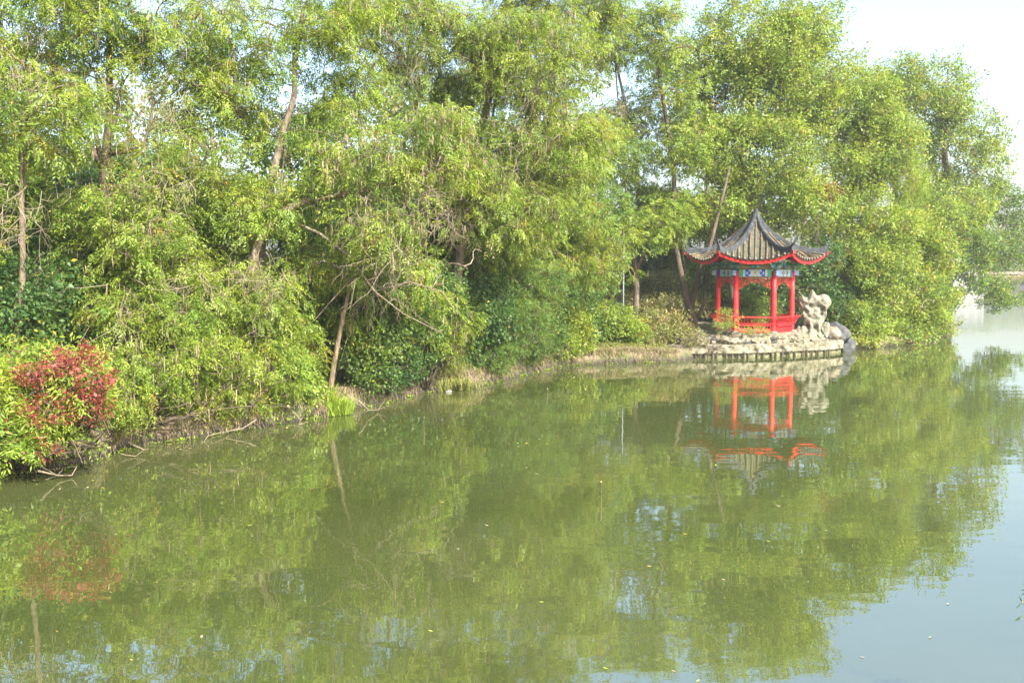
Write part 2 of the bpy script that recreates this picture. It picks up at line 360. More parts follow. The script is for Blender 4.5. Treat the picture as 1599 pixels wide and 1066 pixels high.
PAL = {  # linear albedo: low, mid, high
 'ygreen': [(.078, .128, .020), (.185, .262, .034), (.31, .375, .064)],
 'green': [(.050, .102, .022), (.115, .195, .036), (.205, .285, .058)],
 'deep': [(.032, .072, .017), (.060, .126, .030), (.11, .19, .045)],
 'lime': [(.11, .175, .022), (.215, .31, .038), (.34, .41, .075)],
 'olive': [(.095, .110, .034), (.185, .205, .058), (.29, .29, .085)],
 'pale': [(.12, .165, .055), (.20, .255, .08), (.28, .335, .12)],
 'red': [(.14, .026, .024), (.30, .058, .056), (.44, .14, .11)],
 'gold': [(.16, .15, .02), (.32, .26, .03), (.46, .36, .06)],
 'rust': [(.10, .035, .022), (.17, .065, .035), (.25, .12, .06)],
 'tan': [(.15, .115, .07), (.27, .22, .14), (.40, .34, .24)]}
def palette(name, n, si, ns, rg, odd=0.02, oddcol='gold'):
    p = np.array(PAL[name]); t = np.clip(rg.normal(.5, .17, ns)[si] + rg.normal(0, .17, n), 0, 1) * 2
    i = np.minimum(t.astype(int), 1); f = (t - i)[:, None]
    c = p[i] * (1 - f) + p[i + 1] * f
    m = rg.random(n) < odd; c[m] = np.array(PAL[oddcol])[rg.integers(0, 3, m.sum())]
    return c
def leaves_mesh(name, LV, C, m):
    V = LV.reshape(-1, 3); Fq = np.arange(len(V)).reshape(-1, 4)
    return mesh_np(name, V, Fq, m, colors=np.repeat(C, 4, 0))

def curve(a, b, rg, n=6, sag=0.0, wig=0.06):
    a = np.asarray(a, float); b = np.asarray(b, float); t = np.linspace(0, 1, n)[:, None]; L = np.linalg.norm(b - a)
    o = rg.normal(size=3) * wig * L; o2 = rg.normal(size=3) * wig * .6 * L
    return a + (b - a) * t + np.sin(t * math.pi) * o + np.sin(t * 2 * math.pi) * o2 + np.array((0, 0, 1.)) * np.sin(t * math.pi) * sag * L

def foliage_things(root, blobs, kind, pal, dens, rg, trunk_pts=None, trunk_r=.15, bark=None, leafscale=1.0, lobe_r=(.45, 1.0), nlobes=None, droop=.35,
                   twigs=True, catkins=0, odd=0.02, oddcol='gold', base=None, limbs=None, crown_name='crown', trunk_name='trunk', gap=0.0, clip=None, clear=.10, over=.35, holes=True):
    """blobs: list of (centre, radii). Lobes of sprays fill them; limbs join them to the trunk."""
    leafscale *= .86; dens *= 1.3
    lobes = []
    vol = [b[1][0] * b[1][1] * b[1][2] for b in blobs]
    area = [(b[1][0] * b[1][2] + b[1][0] * b[1][1] + b[1][1] * b[1][2]) * 4.2 for b in blobs]
    for (c, r), A in zip(blobs, area):
        nl = max(5, int(A / (lobe_r[0] + lobe_r[1]) ** 2 * 1.5 * (1 - gap)))
        d = unit(rg.normal(size=(nl, 3))); rr = rg.uniform(.25, 1, nl) ** .45
        p = np.array(c) + d * rr[:, None] * np.maximum(np.array(r) - lobe_r[0] * .6, .15)
        lr = rg.uniform(*lobe_r, nl)
        for q, l in zip(p, lr):
            if clip is None or clip(q): lobes.append((q, l))
    pos, out = [], []
    for q, l in lobes:
        n = max(4, int(dens * l * l))
        d = unit(rg.normal(size=(n, 3)) + np.array((0, 0, .25))); rr = rg.uniform(.35, 1.08, n)
        stretch = np.array((1.15, 1.15, .72))
        pos.append(q + d * stretch * (rr * l)[:, None]); o = d * np.array((1, 1, .5)); o[:, 2] -= droop; out.append(o)
    pos = np.concatenate(pos); out = np.concatenate(out)
    gz = ground_h(pos[:, 0], pos[:, 1]); ok = pos[:, 2] > np.where(gz < .15, clear + .22 * rg.random(len(gz)), gz + .12)
    sd = lake_sd(pos[:, 0], pos[:, 1]); ok &= sd > -(over + .55 * np.maximum(pos[:, 2] - .8, 0) + .25 * rg.random(len(gz)))
    if holes: ok &= (noise3(pos, .55, 1) + .35 * noise3(pos, 1.4, 2) + .18 * rg.normal(size=len(pos)) < .72) | (pos[:, 2] < 4.6)
    pos = pos[ok]; out = out[ok]
    LV, si = place_sprays(pos, out, kind, leafscale, rg)
    LV[..., 2] = np.maximum(LV[..., 2], .03)
    C = palette(pal, len(LV), si, len(pos), rg, odd, oddcol)
    if pal != 'red':      # clumps of older, browner and of younger, yellower leaves
        n1 = noise3(pos, 1.3, 5)[si]; n2 = noise3(pos, 2.9, 6)[si]
        C *= np.stack([1 + .20 * n1 + .12 * n2, 1 + .06 * n1 + .16 * n2, 1 - .1 * n1 + .12 * n2], 1)
        old = (rg.random(len(pos)) < .03)[si]; C[old] = C[old] * np.array((1.15, .72, .9))
    # branches
    mb = MB()
    if trunk_pts is None and base is not None:
        top = max((b[0][2] for b in blobs)); c0 = blobs[0][0]
        trunk_pts = curve(base, (c0[0], c0[1], top), rg, 8, 0, .04)
    allp = [np.asarray(trunk_pts)] if trunk_pts is not None else []
    if trunk_pts is not None:
        k = len(trunk_pts); mb.tube(trunk_pts, np.linspace(trunk_r, trunk_r * .35, k) * (1 + .5 * np.exp(-np.arange(k) * 1.6)), 9)
    for lp, r0, r1 in (limbs or []):
        lp = np.asarray(lp); mb.tube(lp, np.linspace(r0, r1, len(lp)), 7); allp.append(lp)
    if allp:
        AP = np.concatenate([np.stack([lerp(a, b, t) for a, b in zip(p[:-1], p[1:]) for t in (0, .33, .66)]) for p in allp])
        LQ = np.array([l[0] for l in lobes]); order = np.argsort(np.min(np.linalg.norm(LQ[:, None] - AP[None], axis=2), axis=1))
        for j in order:
            q = LQ[j]; dd = np.linalg.norm(AP - q, axis=1) + np.maximum(0, AP[:, 2] - q[2] + .2) * .9
            i = int(np.argmin(dd)); a = AP[i]; L = np.linalg.norm(q - a)
            if L < .15: continue
            c = curve(a, q, rg, 6, .06, .08)
            r0 = min(trunk_r * .45, .012 + .016 * L); mb.tube(c, np.linspace(r0, .012, 6), 5, cap=False)
            AP = np.concatenate([AP, c[1:]])
    else: LQ = np.array([l[0] for l in lobes])
    if twigs:
        step = max(1, int(1 / twigs)) if isinstance(twigs, float) else 3
        for i in range(0, len(pos), step):
            q = LQ[int(np.argmin(((LQ - pos[i]) ** 2).sum(1)))]
            mb.tube(curve(q, q + (pos[i] - q) * rg.uniform(.9, 1.45), rg, 4, .05, .12), (.012, .010, .008, .004), 3, cap=False)
    if mb.n:
        me_o = mb.build(trunk_name, bark or M_bark, root, smooth=True)
    cr = link(crown_name, leaves_mesh(crown_name, LV, C, M_leaf), root)
    if catkins:
        n = int(catkins * 2.2); i = rg.choice(len(pos), n); p = pos[i] + rg.normal(size=(n, 3)) * .15
        p[:, 2] = np.maximum(p[:, 2], .7)
        L = rg.uniform(.16, .42, n); V = []
        for ax in (0, 1):
            ang = rg.uniform(0, 3.14, n) + ax * 1.57; s = np.stack([np.cos(ang), np.sin(ang), np.zeros(n)], 1) * .009
            off = rg.normal(size=(n, 3)) * .02; z = np.array((0, 0, 1.))
            a = p; b = p - z * (L / 2)[:, None] + off; c = p - z * L[:, None]
            V += [np.stack([a - s, a + s, b + s, b - s], 1), np.stack([b - s, b + s, c + s * .3, c - s * .3], 1)]
        V = np.concatenate(V); C = palette('tan', len(V), np.tile(np.arange(n), 4), n, rg, 0)
        tag(link('seed_strings', leaves_mesh('seed_strings', V, C, M_dry), root), kind='stuff')
    return pos

def tangle(root, blobs, n, seed, m=None):
    """bare dead twigs and dry vines caught in a crown"""
    rg = np.random.default_rng(seed); mb = MB()
    for c, r in blobs:
        for _ in range(int(n * .6)):
            a = np.array(c) + unit(rg.normal(size=3)) * np.array(r) * rg.uniform(.1, 1)
            d = rg.normal(size=3) * np.array((.45, .4, .25)) + np.array((0, 0, rg.choice([-1.0, -.6, .2]))); L = rg.uniform(.5, 1.5)
            b = a + unit(d) * L; k = curve(a, b, rg, 7, -.05, .12); mb.tube(k, np.linspace(.009, .003, 7), 3, cap=False)
            for _ in range(3):
                i = rg.integers(1, 6); e = k[i] + unit(d + rg.normal(size=3) * .7) * L * .45 + np.array((0, 0, -.1)); mb.tube(curve(k[i], e, rg, 4, 0, .12), (.005, .004, .003, .002), 3, cap=False)
    tag(mb.build('bare_twigs', m or M_twig, root), kind='stuff')
def B(px, py, rx, ry, Y, rd=None):
    """crown blob given by where it stands in the view and its distance"""
    k = Y / F; c = P(px, py, Y); return (c, (rx * k, rd if rd else (rx + ry) * .5 * k, ry * k))
def PX(pts, Y):
    return np.array([P(p[0], p[1], p[2] if len(p) > 2 else Y) for p in pts])

def tree(name, label, cat, seed, trunk_px, Y, blobs, kind='pinnate', pal='ygreen', dens=34, group='trees along the lake shore', limbs=(), **kw):
    rg = np.random.default_rng(seed)
    tp = PX(trunk_px, Y); b = tp[0].copy(); b[2] = gh(b[0], b[1]) - .1
    tp = np.concatenate([[b], tp]) if tp[0][2] > b[2] + .3 else np.concatenate([[b], tp[1:]])
    # smooth the path
    t = np.linspace(0, len(tp) - 1, len(tp) * 4); tp = np.stack([np.interp(t, np.arange(len(tp)), tp[:, i]) for i in range(3)], 1)
    ker = np.array((.25, .5, .25))
    for _ in range(3):
        s = tp.copy(); s[1:-1] = .25 * tp[:-2] + .5 * tp[1:-1] + .25 * tp[2:]; tp = s
    L = [(PX(l[0], Y), l[1], l[2]) for l in limbs]
    root = empty(name, b, label, cat, group)
    tg = kw.pop('tg', None)
    foliage_things(root, [B(*x) for x in blobs], kind, pal, dens, rg, trunk_pts=tp, limbs=L, **kw)
    if tg: tangle(root, [B(*x) for x in tg[0]], tg[1], seed + 900)
    return root
def shrub(name, label, seed, blobs, kind='broad', pal='green', dens=60, group='shrubs on the bank', lobe_r=(.25, .5), cat='shrub', **kw):
    rg = np.random.default_rng(seed); bl = [B(*x) for x in blobs]
    c = bl[0][0]; base = np.array((c[0], c[1], gh(c[0], c[1])))
    if base[2] < 0.1: base = base + np.array((-.6, .9, 0)); base[2] = gh(base[0], base[1])
    base[2] = max(base[2], 0.0) - .05
    root = empty(name, base, label, cat, group)
    # several stems fan out from the base
    limbs = []
    for (cc, rr) in bl:
        for k in range(5):
            e = np.array(cc) + unit(rg.normal(size=3)) * np.array(rr) * .6; e[2] = max(e[2], base[2] + .4)
            limbs.append((curve(base, e, rg, 6, .05, .08), .028, .010))
    kw.setdefault('clear', .50); tg = kw.pop('tg', None)
    foliage_things(root, bl, kind, pal, dens, rg, limbs=limbs, trunk_r=.03, lobe_r=lobe_r, crown_name='foliage', trunk_name='stems', bark=kw.pop('bark', M_barkdark), **kw)
    if tg: tangle(root, [B(*x) for x in tg[0]], tg[1], seed + 900)
    return root

exec_parts = []

# ------------------------------------------------------------------ stone terrace
rgt = np.random.default_rng(11)
def outline(pts, step=.12):
    pts = np.array(pts, float); out = []
    for a, b in zip(pts, np.roll(pts, -1, 0)):
        n = max(1, int(np.linalg.norm(b - a) / step)); out += [a + (b - a) * i / n for i in range(n)]
    o = np.array(out)
    for _ in range(4): o = .25 * np.roll(o, 1, 0) + .5 * o + .25 * np.roll(o, -1, 0)
    return o
def slab(mb, ol, z0, z1, rough=.05, seed=0, rows=4, m=0):
    k = len(ol); V = []
    c = ol.mean(0)
    for r in range(rows + 1):
        z = lerp(z0, z1, r / rows); p = np.concatenate([ol, np.full((k, 1), z)], 1)
        n = noise3(p, 2.2, seed) + .6 * noise3(p, 7, seed + 3)
        d = unit(ol - c); q = p.copy(); q[:, :2] += d * (rough * n)[:, None]
        if r == rows: q[:, 2] += rough * .5 * noise3(p, 5, seed)
        V.append(q)
    for f, dz in ((.97, .012), (.85, .02), (.5, .02), (.02, .02)):
        q = V[rows].copy(); q[:, :2] = c + (q[:, :2] - c) * f; q[:, 2] = z1 + dz + rough * .4 * noise3(q, 3, seed); V.append(q)
    V = np.concatenate(V); R = rows + 4
    i = np.arange(R)[:, None] * k; j = np.arange(k)[None]; j2 = (j + 1) % k
    mb.add(V, np.stack([i + j, i + j2, i + k + j2, i + k + j], -1).reshape(-1, 4), m)
SL = [(7.6, 47.9), (9.0, 47.75), (11.2, 48.0), (13.6, 48.9), (16.2, 50.3), (17.2, 51.4), (17.3, 53.6), (13, 55.5), (8.5, 55), (6.6, 51)]
UP = [(8.2, 48.6), (10.6, 48.45), (13.4, 49.3), (15.9, 50.75), (16.7, 51.9), (16.6, 53.6), (13, 55.2), (8.8, 54.6), (7.2, 51)]
terrace = empty('stone_terrace', (12.3, 51, 0), 'pale stone terrace jutting into the lake under the red pavilion', 'terrace')
mb = MB(); slab(mb, outline(SL), .24, .62, .11, 1, 5); mb.build('lower_ledge', M_stone, terrace)
mb = MB(); slab(mb, outline(UP), .56, .93, .13, 2, 5); mb.build('upper_bank', M_stone, terrace)
ol = outline([(p[0] * .985 + .18, p[1] * .995 + .42) for p in SL]); mb = MB(); slab(mb, ol, -.6, .26, .06, 4, 4); mb.build('footing', M_slime, terrace)

def rock_mesh(name, seed, size, m, sub=3, amp=.22, sq=.55):
    import bmesh
    bm = bmesh.new(); bmesh.ops.create_icosphere(bm, subdivisions=sub, radius=1)
    V = np.array([v.co for v in bm.verts]); rg = np.random.default_rng(seed)
    # cut by random planes for facets, then roughen
    for _ in range(9):
        n = unit(rg.normal(size=3)); d = rg.uniform(.55, .85); s = V @ n; V = V - np.maximum(s - d, 0)[:, None] * n * .9
    V = V * (1 + amp * noise3(V, 1.6, seed) + amp * .5 * noise3(V, 4.5, seed + 1))[:, None]
    V = V * np.array(size)
    for v, c in zip(bm.verts, V): v.co = c
    me = bpy.data.meshes.new(name); bm.to_mesh(me); bm.free(); me.materials.append(m)
    for p in me.polygons: p.use_smooth = (sub > 3)
    return me
rocks = [rock_mesh('edge_rock', 20 + k, (rgt.uniform(.24, .40), rgt.uniform(.20, .32), rgt.uniform(.15, .26)), [M_mix, M_stone, M_stone, M_mix, M_grey, M_stone][k]) for k in range(6)]
upo = outline(UP, .1); front = [p for p in upo if p[1] < 51.6 + .0 * p[0] and p[0] > 7.3]
front.sort(key=lambda p: p[0]); nst = 64
RL = {0: 'small tan rock on the edge of the stone terrace', 1: 'small pale rock on the edge of the stone terrace', 4: 'small grey rock on the edge of the stone terrace'}
for i in range(nst):
    p = front[int(i / nst * (len(front) - 1))]; k = int(rgt.integers(0, 6))
    o = bpy.data.objects.new('edge_rock', rocks[k]); col.objects.link(o)
    o.location = (p[0] + rgt.uniform(-.08, .08), p[1] + rgt.uniform(-.05, .2), rgt.choice([.64, .72, .84, .88]) + rgt.uniform(-.03, .06))
    o.rotation_euler = (rgt.uniform(-.3, .3), rgt.uniform(-.3, .3), rgt.uniform(0, 6))
    s = rgt.uniform(.45, 1.05); o.scale = (s, s, s)
    tag(o, {0: RL[0], 3: RL[0], 4: RL[4]}.get(k, RL[1]), 'rock', 'rocks along the terrace edge')
# stakes in the water before the ledge
mb = MB(); mb.tube([(0, 0, -.6), (0.01, 0, 0), (.0, .01, .30)], (.055, .05, .045), 8)
st0 = mb.build('wooden_stake', M_stake); sm = st0.data; first = True
so_ = outline(SL, .05); fr = sorted([p for p in so_ if p[1] < 51.0 and p[0] > 8.3], key=lambda p: p[0])
xs = 8.4
while xs < 16.2:
    p = min(fr, key=lambda q: abs(q[0] - xs)); o = st0 if first else st0.copy()
    if not first: col.objects.link(o)
    first = False
    o.location = (p[0], p[1] + .07, 0); o.rotation_euler = (rgt.uniform(-.08, .08), rgt.uniform(-.12, .12), rgt.uniform(0, 3))
    tag(o, 'short dark wooden stake in the water below the terrace ledge', 'stake', 'stakes along the waterline of the terrace')
    xs += rgt.choice([.22, .3, .36, .46])

# scholar rock: tall, pitted, wider at the top
def scholar_rock():
    nz, na = 70, 72; zc = np.linspace(0, 1, nz)
    wx = np.interp(zc, [0, .08, .25, .45, .62, .75, .88, .96, 1], [.66, .60, .58, .62, .68, .76, .80, .74, .50])
    wy = np.interp(zc, [0, .1, .4, .7, .9, 1], [.5, .42, .40, .46, .42, .22])
    an = np.arange(na) * 2 * math.pi / na; V = []
    for i, z in enumerate(zc):
        V.append(np.stack([wx[i] * np.sign(np.cos(an)) * np.abs(np.cos(an)) ** .6, wy[i] * np.sign(np.sin(an)) * np.abs(np.sin(an)) ** .6, np.full(na, z * 2.25)], 1))
    V = np.stack(V)
    n = .15 * noise3(V, 1.5, 3) + .10 * noise3(V, 3.3, 5) + .05 * noise3(V * np.array((1, 1, .6)), 7.5, 8) + .035 * noise3(V, 13, 2)
    V[..., :2] *= (1 + n * 1.1)[..., None]
    # vertical flutes and deep pits
    V[..., 1] += .09 * np.abs(np.sin(V[..., 0] * 6.5 + V[..., 2] * .9 + 1))
    for (cx, cz, r, dp) in [(-.28, 1.62, .13, .22), (.18, 1.62, .13, .22), (.40, 1.45, .12, .26), (.36, 1.18, .10, .2), (-.45, 1.30, .12, .2), (-.30, 1.02, .10, .16), (.05, .45, .12, .25), (-.05, 1.30, .07, .12), (.2, .9, .07, .14), (-.35, .5, .12, .2), (.0, 1.85, .12, .12)]:
        d = np.hypot((V[..., 0] - cx), (V[..., 2] - cz) * .8) / r; f = np.exp(-d ** 2 * 1.3) * (V[..., 1] < .05)
        V[..., 1] += dp * f
    # horns along the top
    x = V[..., 0]; top = np.clip((V[..., 2] / 2.25 - .72) / .28, 0, 1)
    V[..., 2] += top * (.34 * np.exp(-((x + .10) / .12) ** 2) + .20 * np.exp(-((x + .78) / .18) ** 2) + .12 * np.exp(-((x - .62) / .22) ** 2) - .22 * np.exp(-((x + .42) / .15) ** 2) - .08)
    mb = MB(); i = np.arange(nz - 1)[:, None] * na; j = np.arange(na)[None]; j2 = (j + 1) % na
    mb.add(V.reshape(-1, 3), np.stack([i + j, i + j2, i + na + j2, i + na + j], -1).reshape(-1, 4))
    c = V[-1].mean(0) - (0, 0, .05); nn = mb.n; mb.add(np.concatenate([V[-1], c[None]]), [(a, (a + 1) % na, na) for a in range(na)])
    o = mb.build('scholar_rock', M_rock, smooth=True); return o
sr = scholar_rock(); sr.location = (15.5, 51.1, .88); sr.rotation_euler = (0, 0, -.15); sr.scale = (.90, .90, .95)
tag(sr, 'tall pale pitted garden rock standing right of the pavilion', 'rock')
for nm, lb, seed, sz, loc, m in [
    ('foot_rock', 'pale pointed rock at the foot of the tall pitted rock', 41, (.30, .28, .55), (16.05, 50.9, 1.1), M_rock),
    ('leaning_rock', 'pale leaning slab of rock at the left foot of the tall pitted rock', 42, (.30, .25, .42), (14.75, 50.7, 1.05), M_rock),
    ('dark_boulder', 'dark blue-grey boulder at the right end of the terrace', 43, (.65, .6, .62), (17.0, 52.3, .80), M_grey),
    ('low_boulder', 'low grey boulder at the waterline right of the terrace', 44, (.5, .5, .55), (17.6, 51.9, .25), M_grey),
    ('brown_boulder', 'brown-grey boulder between the pitted rock and the dark boulder', 45, (.5, .45, .5), (16.55, 51.5, .85), M_mix)]:
    o = link(nm, rock_mesh(nm, seed, sz, m, sub=4, amp=.25)); o.location = loc; tag(o, lb, 'rock')

# ------------------------------------------------------------------ pavilion
pav = empty('pavilion', (PV[0], PV[1], .93), 'small red hexagonal pavilion with upturned grey tiled roof by the lake', 'pavilion')
R0 = 1.85
PROT = -13.7
def hexp(r, k, z=0.0): a = math.radians(60 * k + PROT); return np.array((PV[0] + r * math.cos(a), PV[1] + r * math.sin(a), z))
# vertices k=0 right, 1/2 back, 3 left, 4/5 front
mb = MB()
for z0, z1, r in ((.88, 1.0, 2.35), (1.0, 1.12, 2.15)):
    V = [hexp(r, k, z) for z in (z0, z1) for k in range(6)] + [np.array((PV[0], PV[1], z1))]
    mb.add(V, [(k, (k + 1) % 6, 6 + (k + 1) % 6, 6 + k) for k in range(6)]); mb.add([V[6 + k] for k in range(6)] + [V[12]], [(k, (k + 1) % 6, 6) for k in range(6)])
mb.build('plinth', M_stone, pav)
for k in range(6):
    c = hexp(R0, k)
    mb = MB(); mb.lathe((c[0], c[1], 0), [(0, 4.2), (.118, 4.2), (.122, 3.0), (.128, 1.2), (.128, 1.16), (0, 1.16)], 20)
    co = mb.build('column', M_red, pav, smooth=False)
    for p in co.data.polygons: p.use_smooth = True
    mb = MB(); mb.lathe((c[0], c[1], 0), [(0, 1.22), (.15, 1.21), (.20, 1.17), (.20, 1.12), (.16, 1.10)], 20); mb.build('column_base', M_stone, co, smooth=True)
Ztop, Zbot = 4.27, 3.93
BM = [M_green, M_teal, M_blue, M_white, M_lblue, M_ochre, M_dark]
for k in range(6):
    a, b = hexp(R0, k), hexp(R0, (k + 1) % 6); d = unit(b - a); L = np.linalg.norm(b - a); ang = math.atan2(d[1], d[0]); nrm = np.array((d[1], -d[0], 0))
    mb = MB(); t = .14
    segs = [(.0, .13, 0), (.13, .20, 3), (.20, .30, 2), (.30, .36, 4), (.36, .64, 3), (.64, .70, 4), (.70, .80, 2), (.80, .87, 3), (.87, 1, 0)] if k in (4, 1) else \
           [(.0, .10, 2), (.10, .2, 4), (.2, .38, 3), (.38, .44, 1), (.44, .60, 3), (.60, .66, 1), (.66, .84, 3) , (.84, .93, 0), (.93, 1, 2)]
    off = .13
    for s0, s1, mi in segs:
        u0, u1 = off + (L - 2 * off) * s0, off + (L - 2 * off) * s1; c = a + d * (u0 + u1) / 2
        mb.box((c[0], c[1], (Ztop + Zbot) / 2), (u1 - u0, t, Ztop - Zbot), ang, mi)
    # chevrons and small medallions painted proud of the beam
    for s, mi in ((.25, 4), (.33, 2), (.5, 5), (.67, 2), (.75, 4)):
        c = a + d * (off + (L - 2 * off) * s) + nrm * (t / 2 + .004)
        hz = .10
        V = [c + d * dx + np.array((0, 0, (Ztop + Zbot) / 2 + dz)) for dx, dz in ((-.055, 0), (0, -hz), (.055, 0), (0, hz))]
        V += [v - nrm * .01 for v in V]
        mb.add(V, [(0, 1, 2, 3), (0, 4, 5, 1), (1, 5, 6, 2), (2, 6, 7, 3), (3, 7, 4, 0)], mi)
    for zz, hh, mi in ((Ztop + .022, .04, 6), (Zbot - .012, .022, 1)):
        c = (a + b) / 2; mb.box((c[0], c[1], zz), (L - .16, t + .05, hh), ang, mi)
    mb.build('painted_beam', BM, pav)
    # beam end tongue beyond each column
    mb = MB(); c = hexp(R0 + .2, k); e = math.radians(60 * k + PROT); mb.box((c[0], c[1], (Ztop + Zbot) / 2 + .01), (.22, .12, .26), e, 0); mb.build('beam_end', [M_lblue], pav)
    # hanging lattice
    mb = MB(); c0 = a + d * .13; Li = L - .26
    def seg(x0, z0, x1, z1, w=.028): mb.bar(c0 + d * x0 * Li + np.array((0, 0, z0)), c0 + d * x1 * Li + np.array((0, 0, z1)), w, w)
    zt = 3.88; seg(0, zt, 1, zt, .035)
    for sgn in (0, 1):
        f = (lambda x: x) if sgn == 0 else (lambda x: 1 - x)
        seg(f(0), zt - .50, f(.13), zt - .50); seg(f(.13), zt - .50, f(.13), zt - .36); seg(f(.13), zt - .36, f(.28), zt - .36); seg(f(.28), zt - .36, f(.28), zt - .24); seg(f(.28), zt - .24, f(.5), zt - .24)
        seg(f(0), zt - .38, f(.07), zt - .38); seg(f(.07), zt - .38, f(.07), zt - .26); seg(f(.07), zt - .26, f(.2), zt - .26); seg(f(.2), zt - .26, f(.2), zt - .13); seg(f(.2), zt - .13, f(.5), zt - .13)
        seg(f(0), zt - .26, f(.04), zt - .26); seg(f(.1), zt, f(.1), zt - .18); seg(f(.1), zt - .18, f(.0), zt - .18); seg(f(.32), zt, f(.32), zt - .13); seg(f(.42), zt - .13, f(.42), zt - .24)
        seg(f(.01), zt, f(.01), zt - .58)
    mb.build('hanging_lattice', M_red, pav)
    # bench with leaning back rail (open at the back)
    if k != 1:
        sb = MB(); c = (a + b) / 2; cen = np.array((PV[0], PV[1], 0)); inn = -nrm if np.dot(nrm, c - cen) > 0 else nrm; outw = -inn
        sb.box((c[0], c[1], 1.50), (L - .24, .34, .05), ang); bench = sb.build('bench', M_red, pav)
        sb = MB()
        for zz in (1.18, 1.30): sb.bar(a + d * .12 + np.array((0, 0, zz)) + outw * .09, b - d * .12 + np.array((0, 0, zz)) + outw * .09, .045, .045)
        n = 11
        for j in range(n):
            x = .14 + (L - .28) * j / (n - 1); p = a + d * x + outw * .09; sb.bar(p + np.array((0, 0, 1.12)), p + np.array((0, 0, 1.47)), .025, .025)
        sb.build('bench_skirt', M_red, bench)
        sb = MB(); n = 13
        aa = a + outw * .02; bb = b + outw * .02
        for j in range(n):
            t_ = j / (n - 1); p = lerp(a, b, t_); q = lerp(a, b, (t_ - .5) * 1.10 + .5)
            sb.tube([p + outw * .15 + (0, 0, 1.50), p + outw * .22 + (0, 0, 1.68), q + outw * .36 + (0, 0, 1.90)], .016, 5)
        e0, e1 = lerp(a, b, -.10), lerp(a, b, 1.10)
        sb.bar(e0 + outw * .37 + (0, 0, 1.92), e1 + outw * .37 + (0, 0, 1.92), .06, .055)
        e0, e1 = lerp(a, b, -.04), lerp(a, b, 1.04)
        sb.bar(e0 + outw * .18 + (0, 0, 1.58), e1 + outw * .18 + (0, 0, 1.58), .035, .035)
        sb.build('back_rail', M_red, bench)
# bracket sets
for k in range(6):
    a, b = hexp(R0, k), hexp(R0, (k + 1) % 6); d = unit(b - a); ang = math.atan2(d[1], d[0]); c = (a + b) / 2; outw = unit(c - np.array((PV[0], PV[1], 0)))
    mb = MB()
    mb.box((c[0], c[1], 4.42), (np.linalg.norm(b - a) + .05, .06, .26), ang, 5)          # board between the sets
    for s, big in ((0.0, 1.25), (.5, 1.0)) if True else ():
        p = lerp(a, b, s); o_ = outw if s else unit(a - np.array((PV[0], PV[1], 0))); an_ = math.atan2(o_[1], o_[0])
        for lv, (zz, hw, ou) in enumerate([(4.34, .14, .08), (4.42, .24, .20), (4.50, .34, .34), (4.58, .20, .50)]):
            q = p + o_ * ou * .5
            mb.box((q[0], q[1], zz), (ou * 2 * big * .7 + .08, .07, .06), an_, 1 if lv % 2 else 0)
            q = p + o_ * (ou * .7 + .02); mb.box((q[0], q[1], zz + .02), (.07, hw * 2 * big, .06), an_, (1, 4, 1, 0)[lv])
            for w_ in (-1, 1):
                tt = np.array((-o_[1], o_[0], 0)); r_ = q + tt * hw * big * w_ * .95; mb.box((r_[0], r_[1], zz + .06), (.09, .09, .06), an_, (4, 1, 3, 1)[lv])
    mb.build('bracket_set', BM, pav)

# roof
RC_r = np.array([.05, .12, .3, .55, .9, 1.5, 2.2, 2.85, 3.7]); RC_z = np.array([7.16, 6.96, 6.60, 6.28, 5.92, 5.53, 5.22, 5.10, 5.20])
RE = 3.50
def zc(r): # smooth interpolation of the hip line
    r = np.asarray(r, float); s = np.zeros_like(r)
    for o_ in np.linspace(-.18, .18, 7): s = s + np.interp(np.clip(r + o_ * np.clip(r, 0, 1), .03, 3.7), RC_r, RC_z)
    return s / 7
def roof_z(r, u):
    """r: hip radius of this ring, u in [-1,1] across the face"""
    t = r / RE; return zc(r) - .42 * t ** 1.7 * (1 - np.abs(u) ** 2.2)
def roof_pt(face, u, r, dz=0.0):
    a = math.radians(60 * face + PROT); b = math.radians(60 * (face + 1) + PROT)
    A = np.array((math.cos(a), math.sin(a))); Bv = np.array((math.cos(b), math.sin(b)))
    s = (np.asarray(u) + 1) / 2; bow = 1 + .0 * s
    xy = (A[None] * (1 - s)[:, None] + Bv[None] * s[:, None]) * np.asarray(r)[:, None]
    # eaves bow slightly inward between the corners
    xy *= (1 - .045 * (np.asarray(r) / RE) ** 3 * (1 - np.abs(u) ** 2))[:, None]
    return np.stack([PV[0] + xy[:, 0], PV[1] + xy[:, 1], roof_z(np.asarray(r), np.asarray(u)) + dz], 1)
roof = empty('roof', (PV[0], PV[1], 4.6), None, None); roof.parent = pav; roof.matrix_parent_inverse = Matrix.Translation(-pav.location)
def rbuild(mb, name, m, parent, **k):
    return mb.build(name, m, parent, **k)
nr, nu = 26, 24
